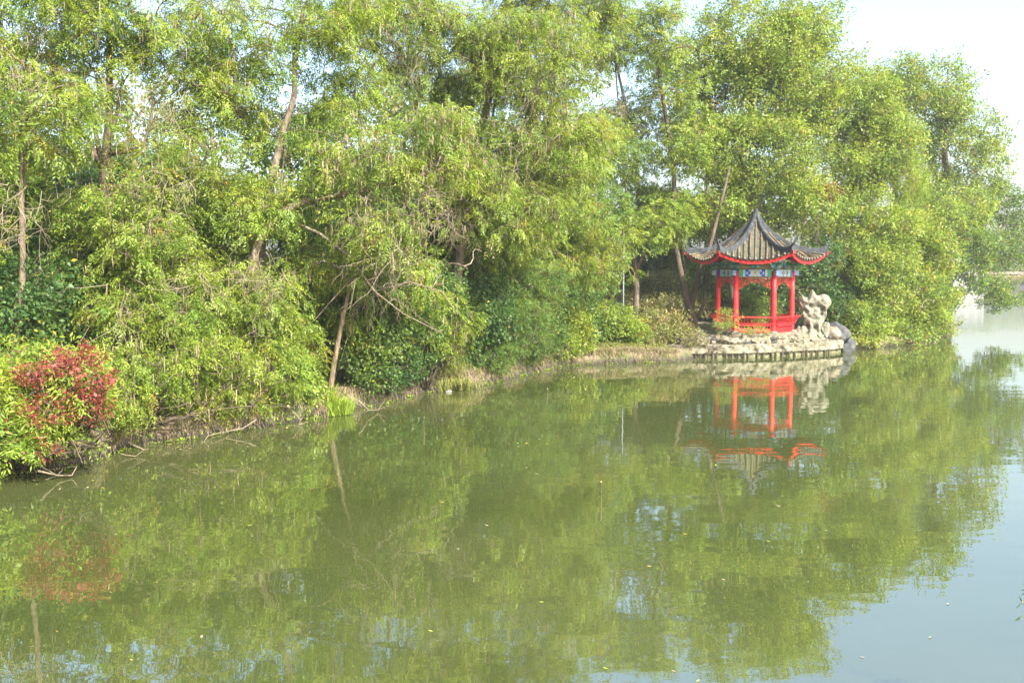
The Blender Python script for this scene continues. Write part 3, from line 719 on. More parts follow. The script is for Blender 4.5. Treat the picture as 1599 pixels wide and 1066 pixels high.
for f in range(6):
    mb = MB(); rr = np.linspace(.04, RE, nr); uu = np.linspace(-1, 1, nu + 1)
    V = np.concatenate([roof_pt(f, uu, np.full(nu + 1, r)) for r in rr]); Vb = V - np.array((0, 0, .07))
    i = np.arange(nr - 1)[:, None] * (nu + 1); j = np.arange(nu)[None]
    q = np.stack([i + j, i + j + nu + 1, i + j + nu + 2, i + j + 1], -1).reshape(-1, 4)
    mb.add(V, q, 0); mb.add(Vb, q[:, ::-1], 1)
    # tile rows at constant spacing, running straight down to the eave
    th = math.radians(60 * f + 30 + PROT); W1 = RE / 2; sp = .275
    nrow = int(W1 / sp)
    for n_ in range(-nrow, nrow + 1):
        x = n_ * sp; rstart = max(abs(x) / (1 / 2) / 1.0, .10) + .06
        if rstart > RE - .15: continue
        k_ = max(4, int((RE - rstart) / .12)); r = np.linspace(rstart, RE, k_); u = np.clip(x / (r / 2), -1, 1)
        p = roof_pt(f, u, r, .035)
        e = p[-1] - p[-2]; e /= np.linalg.norm(e); p = np.concatenate([p, (p[-1] + e * .07)[None]])
        p[:, 2] += rgt.uniform(-.012, .012); p[:, 2] += .010 * noise3(p, 6.0, 4)
        jit = rgt.uniform(.042, .056) + .006 * (np.arange(k_ + 1) % 2)
        mb.tube(p, jit, 8, 2); mb.tube([p[-1] - e * .0, p[-1] + e * .03], .062, 8, 3)
    # drip tiles between the rows
    for n_ in range(-nrow, nrow):
        x = (n_ + .5) * sp; u = np.array([np.clip((x + s * sp * .33) / (RE / 2), -1, 1) for s in (-1, 0, 1)]); p = roof_pt(f, u, np.full(3, RE + .05), .0)
        q_ = p[1] - np.array((0, 0, .11)); tn = unit(np.array((math.cos(th), math.sin(th), 0))) * .02
        mb.add([p[0], q_, p[2], p[1] + (0, 0, .02), p[0] - tn, q_ - tn, p[2] - tn, p[1] + (0, 0, .02) - tn], [(0, 1, 2, 3), (7, 6, 5, 4), (0, 4, 5, 1), (1, 5, 6, 2)], 3)
    mb.build('tiled_slope', [M_tile, M_reddark, M_tiler, M_tilecap], roof, smooth=True)
    # red eave board
    mb = MB(); u = np.linspace(-1, 1, 33)
    top = roof_pt(f, u, np.full(33, RE - .02), -.055); bot = roof_pt(f, u, np.full(33, RE - .05), -.22); tb = roof_pt(f, u, np.full(33, RE - .12), -.055); bb = roof_pt(f, u, np.full(33, RE - .15), -.22)
    V = np.concatenate([top, bot, bb, tb]); i = np.arange(32)
    mb.add(V, np.concatenate([np.stack([i + a, i + 1 + a, i + 1 + b, i + b], 1) for a, b in ((33, 0), (66, 33), (99, 66), (0, 99))])); mb.build('eave_board', M_red, roof)
    # rafters under the eaves
    mb = MB()
    for s in np.linspace(-.86, .86, 12):
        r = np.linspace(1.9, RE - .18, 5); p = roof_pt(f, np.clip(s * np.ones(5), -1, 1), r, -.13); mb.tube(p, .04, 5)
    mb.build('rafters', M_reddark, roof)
    # hip ridge with lifted tip
    mb = MB(); a = math.radians(60 * f + PROT); r = np.linspace(.06, RE + .02, 30)
    def ridge(r, up, w, h, m):
        C = np.stack([PV[0] + r * math.cos(a), PV[1] + r * math.sin(a), up], 1); sd = np.array((-math.sin(a), math.cos(a), 0)) * w / 2; hh = np.asarray(h)
        V = np.concatenate([C - sd, C + sd, C + sd * .8 + np.stack([0 * hh, 0 * hh, hh], 1), C - sd * .8 + np.stack([0 * hh, 0 * hh, hh], 1)]); n = len(r); i = np.arange(n - 1)
        mb.add(V, np.concatenate([np.stack([i + p_, i + 1 + p_, i + 1 + q_, i + q_], 1) for p_, q_ in ((0, 3 * n), (3 * n, 2 * n), (2 * n, n), (n, 0))]), m)
        mb.add([V[n - 1], V[2 * n - 1], V[3 * n - 1], V[4 * n - 1]], [(0, 1, 2, 3)], m)
    ridge(r, zc(r) - .04, .20, np.full(30, .24), 0)
    ridge(r, zc(r) + .20, .12, np.full(30, .05), 0)
    r2 = RE + np.array([-.55, -.3, -.1, .05, .15, .20, .21]); z2 = zc(np.minimum(r2, RE)) + .2 + np.array([0, .02, .06, .14, .28, .44, .56])
    ridge(r2, z2 - .05, .09, np.array([.05, .07, .1, .12, .12, .1, .03]), 0)
    mb.box((PV[0] + (RE - .02) * math.cos(a), PV[1] + (RE - .02) * math.sin(a), 5.12), (.26, .14, .15), a, 2)
    mb.build('hip_ridge', [M_ridge, M_tilecap, M_reddark], roof, smooth=False)
mb = MB(); mb.lathe((PV[0], PV[1], 0), [(.22, 6.95), (.17, 7.1), (.13, 7.22), (.15, 7.26), (.09, 7.27), (.06, 7.30), (.045, 7.34), (.0, 7.37)], 12); mb.build('finial', M_ridge, roof, smooth=True)

# ------------------------------------------------------------------ trees
LGRP = 'broadleaf trees along the shore'
# --- left: wingnuts overhanging the water
tree('shore_tree', 'yellow-green tree at the left edge of the photo with a pale leaning trunk', 'tree', 1, [(20, 560), (38, 430), (30, 250), (45, 100)], 24.5,
     [(20, 150, 130, 120, 24.5), (60, 20, 130, 90, 25.5), (-60, 300, 110, 90, 24), (120, -20, 90, 50, 26), (190, -10, 70, 50, 27)], tg=([(30, 340, 60, 60, 23.2), (30, 120, 60, 60, 23.6)], 35), dens=24, trunk_r=.11, catkins=260, gap=.1, group=LGRP)
tree('forked_tree', 'tree with a dark forked trunk in the upper left', 'tree', 2, [(165, 620), (160, 420), (163, 260), (172, 180), (170, 60)], 27.5,
     [(150, 90, 110, 90, 27), (250, 60, 90, 80, 27.5), (150, 330, 120, 70, 26.5), (80, 230, 60, 60, 27.5), (270, 250, 90, 60, 27), (200, 400, 120, 60, 26.5)], dens=24, tg=([(240, 150, 90, 60, 26.2), (250, 290, 70, 50, 25.8)], 45), bark=M_barkdark, trunk_r=.20, gap=.25, group=LGRP, catkins=380,
     limbs=[([(160, 262), (135, 215), (100, 175), (70, 140)], .09, .03), ([(168, 240), (200, 236), (226, 222), (236, 190), (240, 150)], .08, .025), ([(158, 250), (146, 190), (138, 130)], .08, .03), ([(165, 250), (182, 180), (192, 120)], .08, .03)])
tree('pale_trunk_tree', 'tall tree with a pale slanting trunk in bright upper left foliage', 'tree', 3, [(395, 640), (405, 420), (415, 310), (432, 250), (440, 205), (462, 150), (458, 80), (475, 10)], 29.5,
     [(400, 60, 130, 90, 29.5), (330, 170, 90, 80, 29), (400, 330, 90, 60, 28.5), (500, 190, 60, 50, 31), (540, 120, 60, 50, 32), (420, 200, 50, 45, 30), (500, 390, 70, 55, 29.5), (470, 460, 65, 55, 30), (330, 330, 110, 70, 28.5), (520, 30, 90, 60, 30)], dens=26, bark=M_barktan, trunk_r=.15, gap=.15, group=LGRP, catkins=380)
tree('arching_tree', 'tree with a long pale limb arching right above the middle bank', 'tree', 4, [(380, 620), (382, 480), (400, 372), (440, 330), (480, 312), (560, 300), (640, 278), (700, 262)], 28.3,
     [(560, 250, 110, 55, 28.3), (690, 230, 90, 70, 28.6), (610, 370, 90, 50, 28), (700, 390, 70, 60, 28.3)], pal='ygreen', dens=27, tg=([(600, 310, 90, 40, 27.5), (600, 400, 80, 50, 27.3), (680, 300, 50, 30, 27.6)], 45), bark=M_barktan, trunk_r=.15, gap=.25, group=LGRP, catkins=520, odd=.03, oddcol='tan',
     limbs=[([(440, 338), (500, 365), (545, 400), (585, 455), (630, 490), (690, 520)], .045, .012), ([(585, 455), (640, 440), (690, 455), (715, 490)], .03, .01), ([(560, 302), (600, 345), (660, 360)], .03, .01)])
tree('bank_tree', 'slender tan trunk leaning right from the grassy bank edge', 'tree', 5, [(513, 615), (526, 540), (541, 470), (552, 420), (590, 370)], 29.7,
     [(590, 420, 80, 60, 30.8), (660, 440, 80, 50, 31), (560, 480, 45, 40, 31.2), (520, 400, 60, 50, 31)], dens=28, bark=M_barkpale, trunk_r=.085, gap=.2, group=LGRP, catkins=260, pal='ygreen', tg=([(590, 440, 60, 40, 30)], 30))
tree('catkin_tree', 'tree hung with many pale dry seed strings in the upper middle', 'tree', 6, [(700, 560), (715, 420), (730, 300), (760, 160), (790, 60)], 36,
     [(700, 90, 120, 90, 35.5), (830, 100, 110, 90, 36), (760, 250, 120, 80, 35), (870, 230, 90, 80, 36), (800, 340, 100, 60, 35), (620, 40, 100, 60, 36), (850, 0, 80, 50, 37), (930, 10, 60, 45, 40)], dens=28, tg=([(780, 250, 90, 60, 33.6), (720, 330, 60, 40, 33.8), (640, 80, 70, 50, 34), (850, 130, 60, 50, 34.6)], 60), trunk_r=.24, gap=.05, group=LGRP, catkins=1500, odd=.03, oddcol='tan')
tree('drooping_tree', 'tree drooping to the low bushes left of the clearing', 'tree', 7, [(893, 540), (890, 430), (880, 330), (890, 250)], 47.5,
     [(880, 330, 80, 70, 42.5), (840, 400, 70, 60, 42), (930, 400, 50, 60, 42.5), (900, 230, 70, 60, 43), (760, 400, 80, 50, 40)], dens=30, trunk_r=.18, gap=.05, group=LGRP, catkins=500)
# --- middle, farther: thin crown with sky showing
tree('thin_crown_tree', 'sparse tree with sky showing through, left of the big pavilion tree', 'tree', 8, [(992, 540), (995, 430), (985, 380), (1000, 300), (985, 200), (960, 90)], 56,
     [(960, 60, 70, 60, 56), (1000, 270, 60, 60, 56), (945, 200, 50, 60, 56), (1040, 330, 60, 50, 56), (1010, 180, 45, 40, 57)], kind='pinnate_far', dens=20, tg=([(970, 170, 60, 40, 54), (950, 90, 50, 50, 54.5)], 70), bark=M_barktan, trunk_r=.18, gap=.15, pal='ygreen', group=LGRP, limbs=[([(992, 430), (1005, 390), (1015, 350), (1025, 290)], .12, .05)], catkins=200)
tree('bent_tree', 'tree with crooked dark trunks just left of the pavilion', 'tree', 9, [(1085, 500), (1072, 470), (1060, 410), (1050, 360), (1055, 280), (1040, 180), (1020, 60)], 54,
     [(1050, 110, 55, 60, 54), (1070, 230, 50, 60, 54), (1010, 360, 60, 35, 53), (1060, 330, 45, 40, 54), (1020, 30, 45, 40, 55)], kind='pinnate_far', dens=20, bark=M_barkdark, trunk_r=.22, gap=.1, group=LGRP,
     limbs=[([(1078, 485), (1090, 430), (1110, 380), (1125, 320), (1140, 260)], .16, .06), ([(1088, 500), (1100, 470), (1102, 420)], .12, .05)])
tree('big_shore_tree', 'biggest tree, rising behind the pavilion with leafy clumps', 'tree', 10, [(1150, 500), (1140, 400), (1150, 300), (1170, 180), (1185, 60)], 58,
     [(1170, 60, 110, 90, 57), (1250, 130, 90, 90, 58), (1120, 170, 70, 80, 57), (1180, 240, 100, 80, 56), (1230, 310, 90, 55, 56), (1260, 50, 60, 60, 59), (1130, 310, 60, 50, 56)], kind='broad_far', dens=23, bark=M_bark, trunk_r=.38, gap=0, lobe_r=(.7, 1.4), group=LGRP, pal='ygreen', catkins=300,
     limbs=[([(1150, 330), (1200, 300), (1260, 270)], .14, .04)])
tree('round_tree', 'dense yellow-green tree right of the biggest tree', 'tree', 11, [(1330, 520), (1325, 420), (1330, 300), (1335, 180)], 60,
     [(1320, 170, 80, 80, 60), (1370, 240, 70, 80, 60), (1310, 280, 80, 70, 59), (1350, 350, 90, 60, 58)], kind='broad_far', dens=23, trunk_r=.3, lobe_r=(.7, 1.3), group=LGRP, pal='ygreen')
tree('willow', 'light green weeping willow among the trees right of the pavilion', 'willow', 12, [(1405, 500), (1400, 400), (1400, 280), (1395, 180)], 61,
     [(1395, 200, 35, 40, 61), (1410, 270, 40, 50, 60), (1400, 340, 45, 40, 59.5)], kind='willow', dens=20, trunk_r=.2, lobe_r=(.6, 1.0), pal='lime', group=LGRP, droop=.6, leafscale=1.1)
tree('far_right_tree', 'hazy tall tree whose crown ends the row against the sky', 'tree', 13, [(1480, 470), (1485, 400), (1480, 300), (1470, 150)], 78,
     [(1440, 150, 85, 65, 78), (1500, 230, 80, 80, 78), (1540, 330, 55, 60, 79), (1585, 330, 40, 50, 79), (1400, 130, 55, 50, 80), (1480, 330, 80, 70, 76)], kind='broad_far', dens=14, trunk_r=.4, lobe_r=(.8, 1.6), pal='ygreen', leafscale=1.25, gap=.1, group=LGRP)
tree('overhanging_tree', 'bushy tree leaning over the water right of the rocks', 'tree', 14, [(1333, 545), (1350, 500), (1372, 450), (1385, 420), (1400, 380)], 57.5,
     [(1380, 430, 65, 55, 57), (1440, 400, 60, 50, 60), (1430, 470, 55, 45, 58), (1370, 490, 40, 42, 56), (1340, 420, 45, 55, 57), (1460, 340, 50, 40, 62), (1350, 520, 30, 24, 54.5), (1400, 512, 40, 20, 56.5), (1450, 505, 40, 22, 61), (1430, 520, 30, 12, 58), (1345, 537, 22, 9, 53.6), (1385, 532, 30, 10, 55.6)], over=6, holes=False, kind='broad_far', dens=23, bark=M_barktan, trunk_r=.14, lobe_r=(.5, 1.0), pal='ygreen', group=LGRP, odd=.04,
     limbs=[([(1338, 540), (1360, 520), (1400, 480), (1440, 450)], .07, .03)])
tree('reaching_tree', 'tree whose low branches reach over the open water at the right', 'tree', 15, [(1470, 470), (1490, 430), (1520, 400), (1550, 390)], 72, over=30, holes=False, blobs=
     [(1500, 390, 60, 40, 72), (1560, 390, 60, 35, 73), (1590, 340, 40, 60, 76), (1560, 455, 26, 14, 71), (1530, 440, 50, 16, 71), (1575, 466, 22, 7, 70.5), (1545, 470, 22, 9, 70)], kind='broad_far', dens=14, trunk_r=.2, lobe_r=(.5, 1.1), pal='green', gap=.1, leafscale=1.1, group=LGRP)
# --- the clump of rust-red leaves in the big tree's lower crown is its neighbour's
tree('rust_tree', 'small rust-red leaved tree peeping out above and right of the pavilion roof', 'tree', 16, [(1275, 500), (1278, 400), (1275, 310)], 57,
     [(1284, 302, 26, 14, 56), (1250, 310, 16, 10, 56)], kind='broad_far', dens=22, trunk_r=.08, lobe_r=(.3, .5), pal='rust', twigs=False, group=LGRP)

# --- second row: deeper greens that close the gaps between the front trees
rgb = np.random.default_rng(77)
BG = 'background trees deeper in the grove'
BL = ['behind the left edge', 'behind the dark forked trunk', 'behind the pale slanting trunk', 'behind the arching limb', 'behind the slender tan trunk', 'behind the tree of seed strings', 'behind the drooping tree', 'behind the street lamp', 'behind the crooked trunks']
spots = [(-40, 34, 240), (90, 33, 235), (210, 35, 220), (345, 36, 250), (480, 37, 215), (610, 38, 250), (735, 44, 210), (860, 52, 200), (960, 66, 330), (1060, 68, 300)]
names = ['leftmost dark green tree deeper in the grove', 'dark green tree deeper in the grove behind the forked trunk', 'deep green tree filling the gap right of the forked trunk', 'deep green tree behind the pale slanting trunk',
         'low deep green tree under the sky gap of the upper left', 'deep green tree behind the long arching limb', 'deep green tree behind the tree of seed strings', 'deep green tree behind the drooping tree', 'low distant tree left of the crooked dark trunks', 'low distant tree behind the crooked dark trunks']
for i, ((px, Y, top), nm) in enumerate(zip(spots, names)):
    bl = []
    y = top
    while y < 520:
        for s in (-1, 1): bl.append((px + s * rgb.uniform(25, 60), y + 45 + rgb.uniform(-15, 15), 75, 55, Y + rgb.uniform(-1, 1.5)))
        y += 85
    tree('grove_tree', nm, 'tree', 100 + i, [(px, 560), (px + 5, 420), (px - 5, 300), (px, top + 30)], Y, bl, kind='pinnate_far' if i % 2 else 'broad_far', pal='green' if i not in (1, 4, 5) else 'deep', dens=14, trunk_r=.2, gap=.15, twigs=.1, group=BG,
         bark=[M_bark, M_barkdark, M_barktan][i % 3], lobe_r=(.6, 1.2), leafscale=1.0 + .008 * (Y - 30))
# row three: tops that show high above with sky gaps
spots3 = [(20, 46, 130, 70), (200, 50, 110, 90), (330, 48, 150, 80), (560, 52, 120, 90), (660, 54, 130, 90), (760, 58, 60, 90), (880, 66, 60, 60), (1100, 74, 60, 70), (1250, 76, 60, 90), (1390, 88, 120, 60)]
n3 = ['tall backdrop tree over the left edge', 'tall backdrop tree over the forked trunk', 'tall backdrop tree left of the pale slanting trunk', 'tall backdrop tree right of the sky gap', 'tall backdrop tree above the arching limb', 'tall backdrop tree over the tree of seed strings',
      'thin backdrop tree left of the open sky patch', 'tall backdrop tree at the left of the biggest tree', 'tall backdrop tree at the right of the biggest tree', 'tall backdrop tree behind the willow']
for i, ((px, Y, top, rx), nm) in enumerate(zip(spots3, n3)):
    bl = [(px + s * rx * .5, y, rx * .75, 60, Y) for y in range(top + 50, 480, 110) for s in (-1, 1)]
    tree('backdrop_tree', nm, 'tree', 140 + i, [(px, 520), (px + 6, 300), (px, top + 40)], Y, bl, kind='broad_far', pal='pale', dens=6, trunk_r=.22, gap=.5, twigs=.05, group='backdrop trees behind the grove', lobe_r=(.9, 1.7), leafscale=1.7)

# dark understorey behind the bank shrubs
US = [(-20, 470, 110, 100, 25, 'deep'), (90, 440, 110, 90, 27.5, 'deep'), (230, 470, 90, 80, 28.5, 'green'), (350, 470, 90, 80, 30, 'green'), (470, 470, 80, 80, 31.5, 'green'), (580, 510, 70, 70, 33, 'green'), (640, 460, 80, 70, 34, 'deep'), (800, 470, 90, 70, 42, 'deep'),
      (720, 480, 80, 70, 37.5, 'deep'), (880, 480, 60, 60, 46.5, 'deep'), (30, 330, 90, 70, 29, 'deep'), (560, 340, 90, 80, 35, 'deep'), (680, 350, 80, 80, 38, 'green')]
un = ['dark green understorey tree at the left edge above the lime bush', 'dark green understorey tree above the red shrub', 'understorey tree above the bright bushes of the left bank', 'understorey tree left of the slender tan trunk', 'dark understorey tree just left of the slender tan trunk', 'dark understorey tree just right of the slender tan trunk',
      'dark understorey tree under the arching limb', 'dark understorey tree behind the dark waterside shrub', 'dark understorey tree right of the drooping pale branch', 'dark understorey tree under the drooping tree', 'dark understorey tree behind the left edge trunk', 'dark glossy tree behind the arching limb', 'dark glossy tree behind the hanging seed strings']
for i, ((px, py, rx, ry, Y, pal), nm) in enumerate(zip(US, un)):
    tree('understorey_tree', nm, 'tree', 180 + i, [(px, 600), (px + 8, py + 30), (px, py - ry * .5)], Y, [(px - rx * .3, py, rx * .7, ry, Y), (px + rx * .4, py + 10, rx * .7, ry * .9, Y)], kind='broad', pal=pal, dens=30, trunk_r=.10, gap=.05, twigs=.1, lobe_r=(.45, .9), bark=M_barkdark, group='understorey trees behind the bank shrubs', leafscale=1.25)
tree('light_understorey_tree', 'dark green tree behind the pavilion columns', 'tree', 195, [(1230, 540), (1230, 460), (1235, 420)], 56, [(1200, 470, 50, 40, 56), (1260, 450, 50, 50, 56), (1280, 400, 50, 40, 56.5), (1300, 480, 40, 40, 56)], kind='broad_far', pal='deep', dens=20, trunk_r=.1, lobe_r=(.5, .9), group='understorey trees behind the bank shrubs')

# ------------------------------------------------------------------ bank shrubs
shrub('lime_bush', 'bright lime-green bush filling the lower left corner of the bank', 201, [(20, 620, 65, 65, 20.8), (75, 665, 50, 45, 20.3), (-50, 640, 70, 90, 20), (120, 702, 55, 38, 20.4), (40, 570, 60, 40, 21.6), (100, 620, 45, 40, 21.2), (50, 710, 50, 28, 19.9), (115, 590, 40, 35, 20.7), (140, 640, 32, 30, 20.4), (120, 560, 40, 25, 21.2)], over=.9, kind='big', pal='lime', leafscale=.78, dens=120, twigs=.12, odd=.04, oddcol='red', lobe_r=(.22, .45))
shrub('red_shrub', 'crimson-leaved shrub at the lower left bank', 202, [(105, 575, 45, 20, 20.5), (60, 583, 25, 10, 20.1), (135, 610, 28, 25, 20.3), (140, 645, 22, 20, 20.2), (168, 674, 26, 10, 19.9), (115, 552, 22, 12, 20.8), (90, 700, 14, 14, 19.6), (118, 722, 10, 18, 19.4), (150, 590, 16, 12, 20.2), (150, 695, 26, 10, 19.8), (75, 640, 18, 12, 19.8)], over=1.2, kind='broad', pal='red', dens=16, lobe_r=(.16, .34), gap=.1, odd=.30, oddcol='rust', leafscale=.75)
shrub('bright_shrub', 'large bright shrub spilling over the left bank beside the red shrub', 203, [(230, 600, 75, 70, 23.3), (320, 590, 85, 75, 24.5), (280, 640, 90, 35, 23.4), (390, 600, 70, 60, 25.6)], kind='pinnate', pal='ygreen', dens=46, leafscale=.85, lobe_r=(.3, .6), catkins=120)
shrub('upper_shrub', 'taller bright shrub above the left bank', 204, [(290, 490, 90, 60, 26.5), (400, 500, 80, 70, 27.5), (190, 500, 70, 55, 26), (340, 430, 80, 45, 28), (240, 420, 80, 45, 27.5)], tg=([(200, 480, 60, 50, 25.3), (300, 430, 80, 40, 26), (400, 430, 60, 40, 26.3)], 36), kind='pinnate', pal='ygreen', dens=34, lobe_r=(.35, .7), catkins=160)
shrub('feathery_shrub', 'feathery yellow-green shrub left of the slender tan trunk', 205, [(430, 580, 45, 60, 27.3), (455, 530, 40, 60, 28.5), (440, 630, 40, 25, 26.9)], kind='pinnate', pal='ygreen', dens=40, leafscale=.9, lobe_r=(.3, .6))
shrub('low_yellow_shrub', 'low yellowish shrub at the foot of the slender tan trunk', 206, [(485, 605, 18, 20, 28.7), (480, 622, 20, 14, 28.4)], kind='broad', pal='lime', dens=60, lobe_r=(.2, .35), odd=.1, oddcol='tan')
shrub('leafy_shrub', 'broad-leaved green shrub right of the slender tan trunk', 207, [(600, 500, 50, 60, 32), (560, 530, 35, 50, 31.6), (585, 560, 35, 45, 31.3), (620, 480, 50, 40, 32.5)], kind='broad', pal='green', dens=44, leafscale=1.15, odd=.03)
shrub('dark_waterside_shrub', 'dark green shrub hanging at the water in the middle of the bank', 208, [(620, 580, 50, 40, 31.8), (655, 550, 50, 50, 33), (600, 600, 30, 22, 31)], kind='broad', pal='deep', dens=46, leafscale=1.1)
shrub('hanging_vine_shrub', 'yellow-green shrub hanging above the dry grass of the bank', 209, [(690, 500, 60, 50, 33.6), (700, 545, 40, 30, 34), (650, 480, 40, 40, 33.2)], kind='pinnate', pal='ygreen', dens=36, catkins=160)
shrub('evergreen_shrub', 'rounded dark evergreen shrub leaning over the water before the clearing', 210, [(800, 510, 65, 65, 38.5), (780, 555, 60, 30, 37.8), (850, 540, 50, 35, 40.8), (830, 450, 50, 45, 40)], kind='needle', pal='green', dens=60, leafscale=1.3, lobe_r=(.35, .7))
shrub('light_shrub', 'light green shrub at the right end of the dark evergreen shrub', 211, [(890, 500, 35, 40, 44.3), (880, 540, 30, 20, 43.3), (905, 530, 22, 22, 45)], kind='broad', pal='ygreen', dens=46, leafscale=1.2)
shrub('clearing_shrub', 'yellow-green shrub on the grassy clearing left of the terrace', 212, [(960, 515, 42, 36, 48), (930, 500, 30, 30, 49), (985, 525, 28, 25, 47.6)], kind='broad', pal='ygreen', dens=46, leafscale=1.2)
shrub('vine_mound', 'vine-covered mound of mixed leaves left of the terrace', 213, [(1035, 510, 40, 30, 49.5), (1015, 525, 35, 20, 48.4), (1060, 525, 25, 18, 49)], kind='broad', pal='olive', dens=46, leafscale=1.1, odd=.12, oddcol='tan')
shrub('pavilion_shrub', 'sparse orange-tinged shrub growing before the left pavilion columns', 214, [(1140, 498, 16, 20, 48.9), (1176, 517, 28, 6, 48.7), (1126, 508, 14, 12, 48.7)], kind='broad', pal='lime', dens=20, leafscale=.7, lobe_r=(.2, .35), gap=.3, odd=.12, oddcol='red', bark=M_barktan)
shrub('inner_shrub', 'green shrub seen between the pavilion columns', 215, [(1172, 485, 22, 26, 54.5), (1195, 480, 15, 25, 55)], kind='broad', pal='green', dens=40, leafscale=1.1)
shrub('thicket', 'low dim thicket behind the clearing under the lamp', 216, [(960, 470, 40, 25, 58), (1020, 480, 45, 25, 58), (1080, 480, 30, 25, 60), (1040, 450, 60, 30, 64)], kind='broad_far', pal='olive', dens=24, lobe_r=(.5, .9), odd=.15, oddcol='tan')
shrub('terrace_end_shrub', 'green shrub between the dark boulder and the overhanging tree', 217, [(1335, 505, 25, 35, 55), (1350, 535, 25, 14, 55)], kind='broad', pal='ygreen', dens=44, leafscale=1.1)
shrub('spindly_bush', 'spindly tan bush on the left end of the terrace', 218, [(1115, 540, 22, 16, 47.4), (1085, 530, 22, 14, 47.6)], kind='broad', pal='olive', dens=18, leafscale=.7, lobe_r=(.2, .35), odd=.35, oddcol='tan', bark=M_barktan, tg=([(1110, 540, 30, 16, 47.3), (1060, 545, 30, 12, 46.8)], 16))
for i, (px, py, Y, lb) in enumerate([(1300, 440, 62, 'mid green shrub high behind the tall pitted rock'), (1450, 500, 66, 'green waterside shrub behind the overhanging tree'), (1440, 440, 70, 'green thicket behind the overhanging tree'), (1120, 440, 62, 'green shrub behind the left pavilion columns')]):
    shrub('back_shrub', lb, 230 + i, [(px, py, 45, 45, Y), (px + 20, py + 30, 40, 30, Y)], kind='broad_far', pal='green', dens=22, lobe_r=(.5, 1.0))

# ------------------------------------------------------------------ grass and litter on the bank
def tufts(name, n, sampler, Lr, wid, pal, seed, kind='stuff', label=None, cat=None, hang=0.0, blades=9):
    rg = np.random.default_rng(seed); p = sampler(rg, n); p = np.repeat(p, blades, 0) + rg.normal(size=(n * blades, 3)) * np.array((.07, .07, 0)); m = len(p)
    a = rg.uniform(0, 6.28, m); lean = rg.uniform(.1, .8, m); d = np.stack([np.cos(a) * lean, np.sin(a) * lean, np.ones(m)], 1); d = unit(d); L = rg.uniform(Lr[0], Lr[1], m)
    s = np.stack([-np.sin(a), np.cos(a), 0 * a], 1) * wid / 2; tip = p + d * L[:, None] * .6; tip2 = tip + (d * np.array((1.5, 1.5, .4 - hang * 2))) * (L * .4)[:, None]
    V = np.concatenate([np.stack([p - s, p + s, tip + s * .8, tip - s * .8], 1), np.stack([tip - s * .8, tip + s * .8, tip2 + s * .1, tip2 - s * .1], 1)])
    V[..., 2] = np.maximum(V[..., 2], .02)
    C = palette(pal, len(V), np.tile(np.arange(m), 2), m, rg, .02)
    o = link(name, leaves_mesh(name, V, C, M_dry)); return tag(o, label, cat, kind=kind)
SP = np.array([tuple(map(float, p)) for p in shore])
def along(d0, d1, i0=0, i1=None):
    S = SP[i0:i1]
    def f(rg, n):
        seg = np.diff(S, axis=0); Ls = np.hypot(seg[:, 0], seg[:, 1]); k = rg.choice(len(seg), n, p=Ls / Ls.sum()); t = rg.random(n)
        q = S[k] + seg[k] * t[:, None]; nn = np.stack([-seg[k][:, 1], seg[k][:, 0]], 1) / Ls[k][:, None]; q = q + nn * rg.uniform(d0, d1, n)[:, None]
        return np.stack([q[:, 0], q[:, 1], np.maximum(ground_h(q[:, 0], q[:, 1]), 0) - .01], 1)
    return f
tufts('dry_grass', 2600, along(.08, .55), (.12, .34), .016, 'tan', 301, hang=.5)
tufts('bank_grass', 2200, along(.3, 2.5), (.12, .35), .018, 'olive', 302, hang=.2)
tufts('clearing_grass', 4200, along(.1, 3.5, 12, 17), (.1, .3), .022, 'olive', 303)
tufts('waterside_weeds', 300, along(-.12, .1), (.06, .14), .03, 'lime', 304)
def cluster(px, py, z, r):
    c = W(px, py, z)
    def f(rg, n):
        q = c[None, :2] + rg.normal(size=(n, 2)) * r; return np.stack([q[:, 0], q[:, 1], np.maximum(ground_h(q[:, 0], q[:, 1]), 0)], 1)
    return f
o = tufts('green_grass_clump', 60, cluster(520, 641, .1, .26), (.45, .75), .022, 'lime', 305, kind=None, label='fresh green grass clump at the water edge below the slender tan trunk', cat='grass clump', blades=14)
o = tufts('tan_grass_clump', 90, cluster(700, 586, .5, .4), (.5, .8), .022, 'olive', 306, kind=None, label='arching olive grass clump on the middle of the bank', cat='grass clump', hang=.6, blades=14)

# roots hanging from the undercut lip, fallen leaves on the earth
rgr = np.random.default_rng(88); rp = along(-.02, .14)(rgr, 420); mb = MB()
for q in rp:
    L = rgr.uniform(.15, .45); z0 = max(q[2], .12) + .1; e = np.array((rgr.normal() * .12, rgr.normal() * .12, 0))
    mb.tube([(q[0], q[1], z0), (q[0] + .05 + e[0] * .5, q[1] - .10 + e[1] * .5, z0 - L * .4), (q[0] + .08 + e[0], q[1] - .14 + e[1], max(z0 - L, -.05))], (.014, .010, .005), 4, cap=False)
tag(mb.build('exposed_roots', M_bark), kind='stuff')
q = np.concatenate([along(.05, 1.2)(rgr, 2600), along(.0, 2.6, 12, 17)(rgr, 1600)]); n = len(q); a = rgr.uniform(0, 6.28, n)
d = unit(np.stack([np.cos(a), np.sin(a), rgr.normal(size=n) * .25], 1)); LVq = leafq(q + (0, 0, .02), d, unit(np.array((0, 0, 1.)) + rgr.normal(size=(n, 3)) * .3), rgr.uniform(.05, .11, n), np.full(n, .035))
Cq = palette('tan', n, np.arange(n), n, rgr, .3, 'rust'); tag(link('leaf_litter', leaves_mesh('leaf_litter', LVq, Cq, M_dry)), kind='stuff')

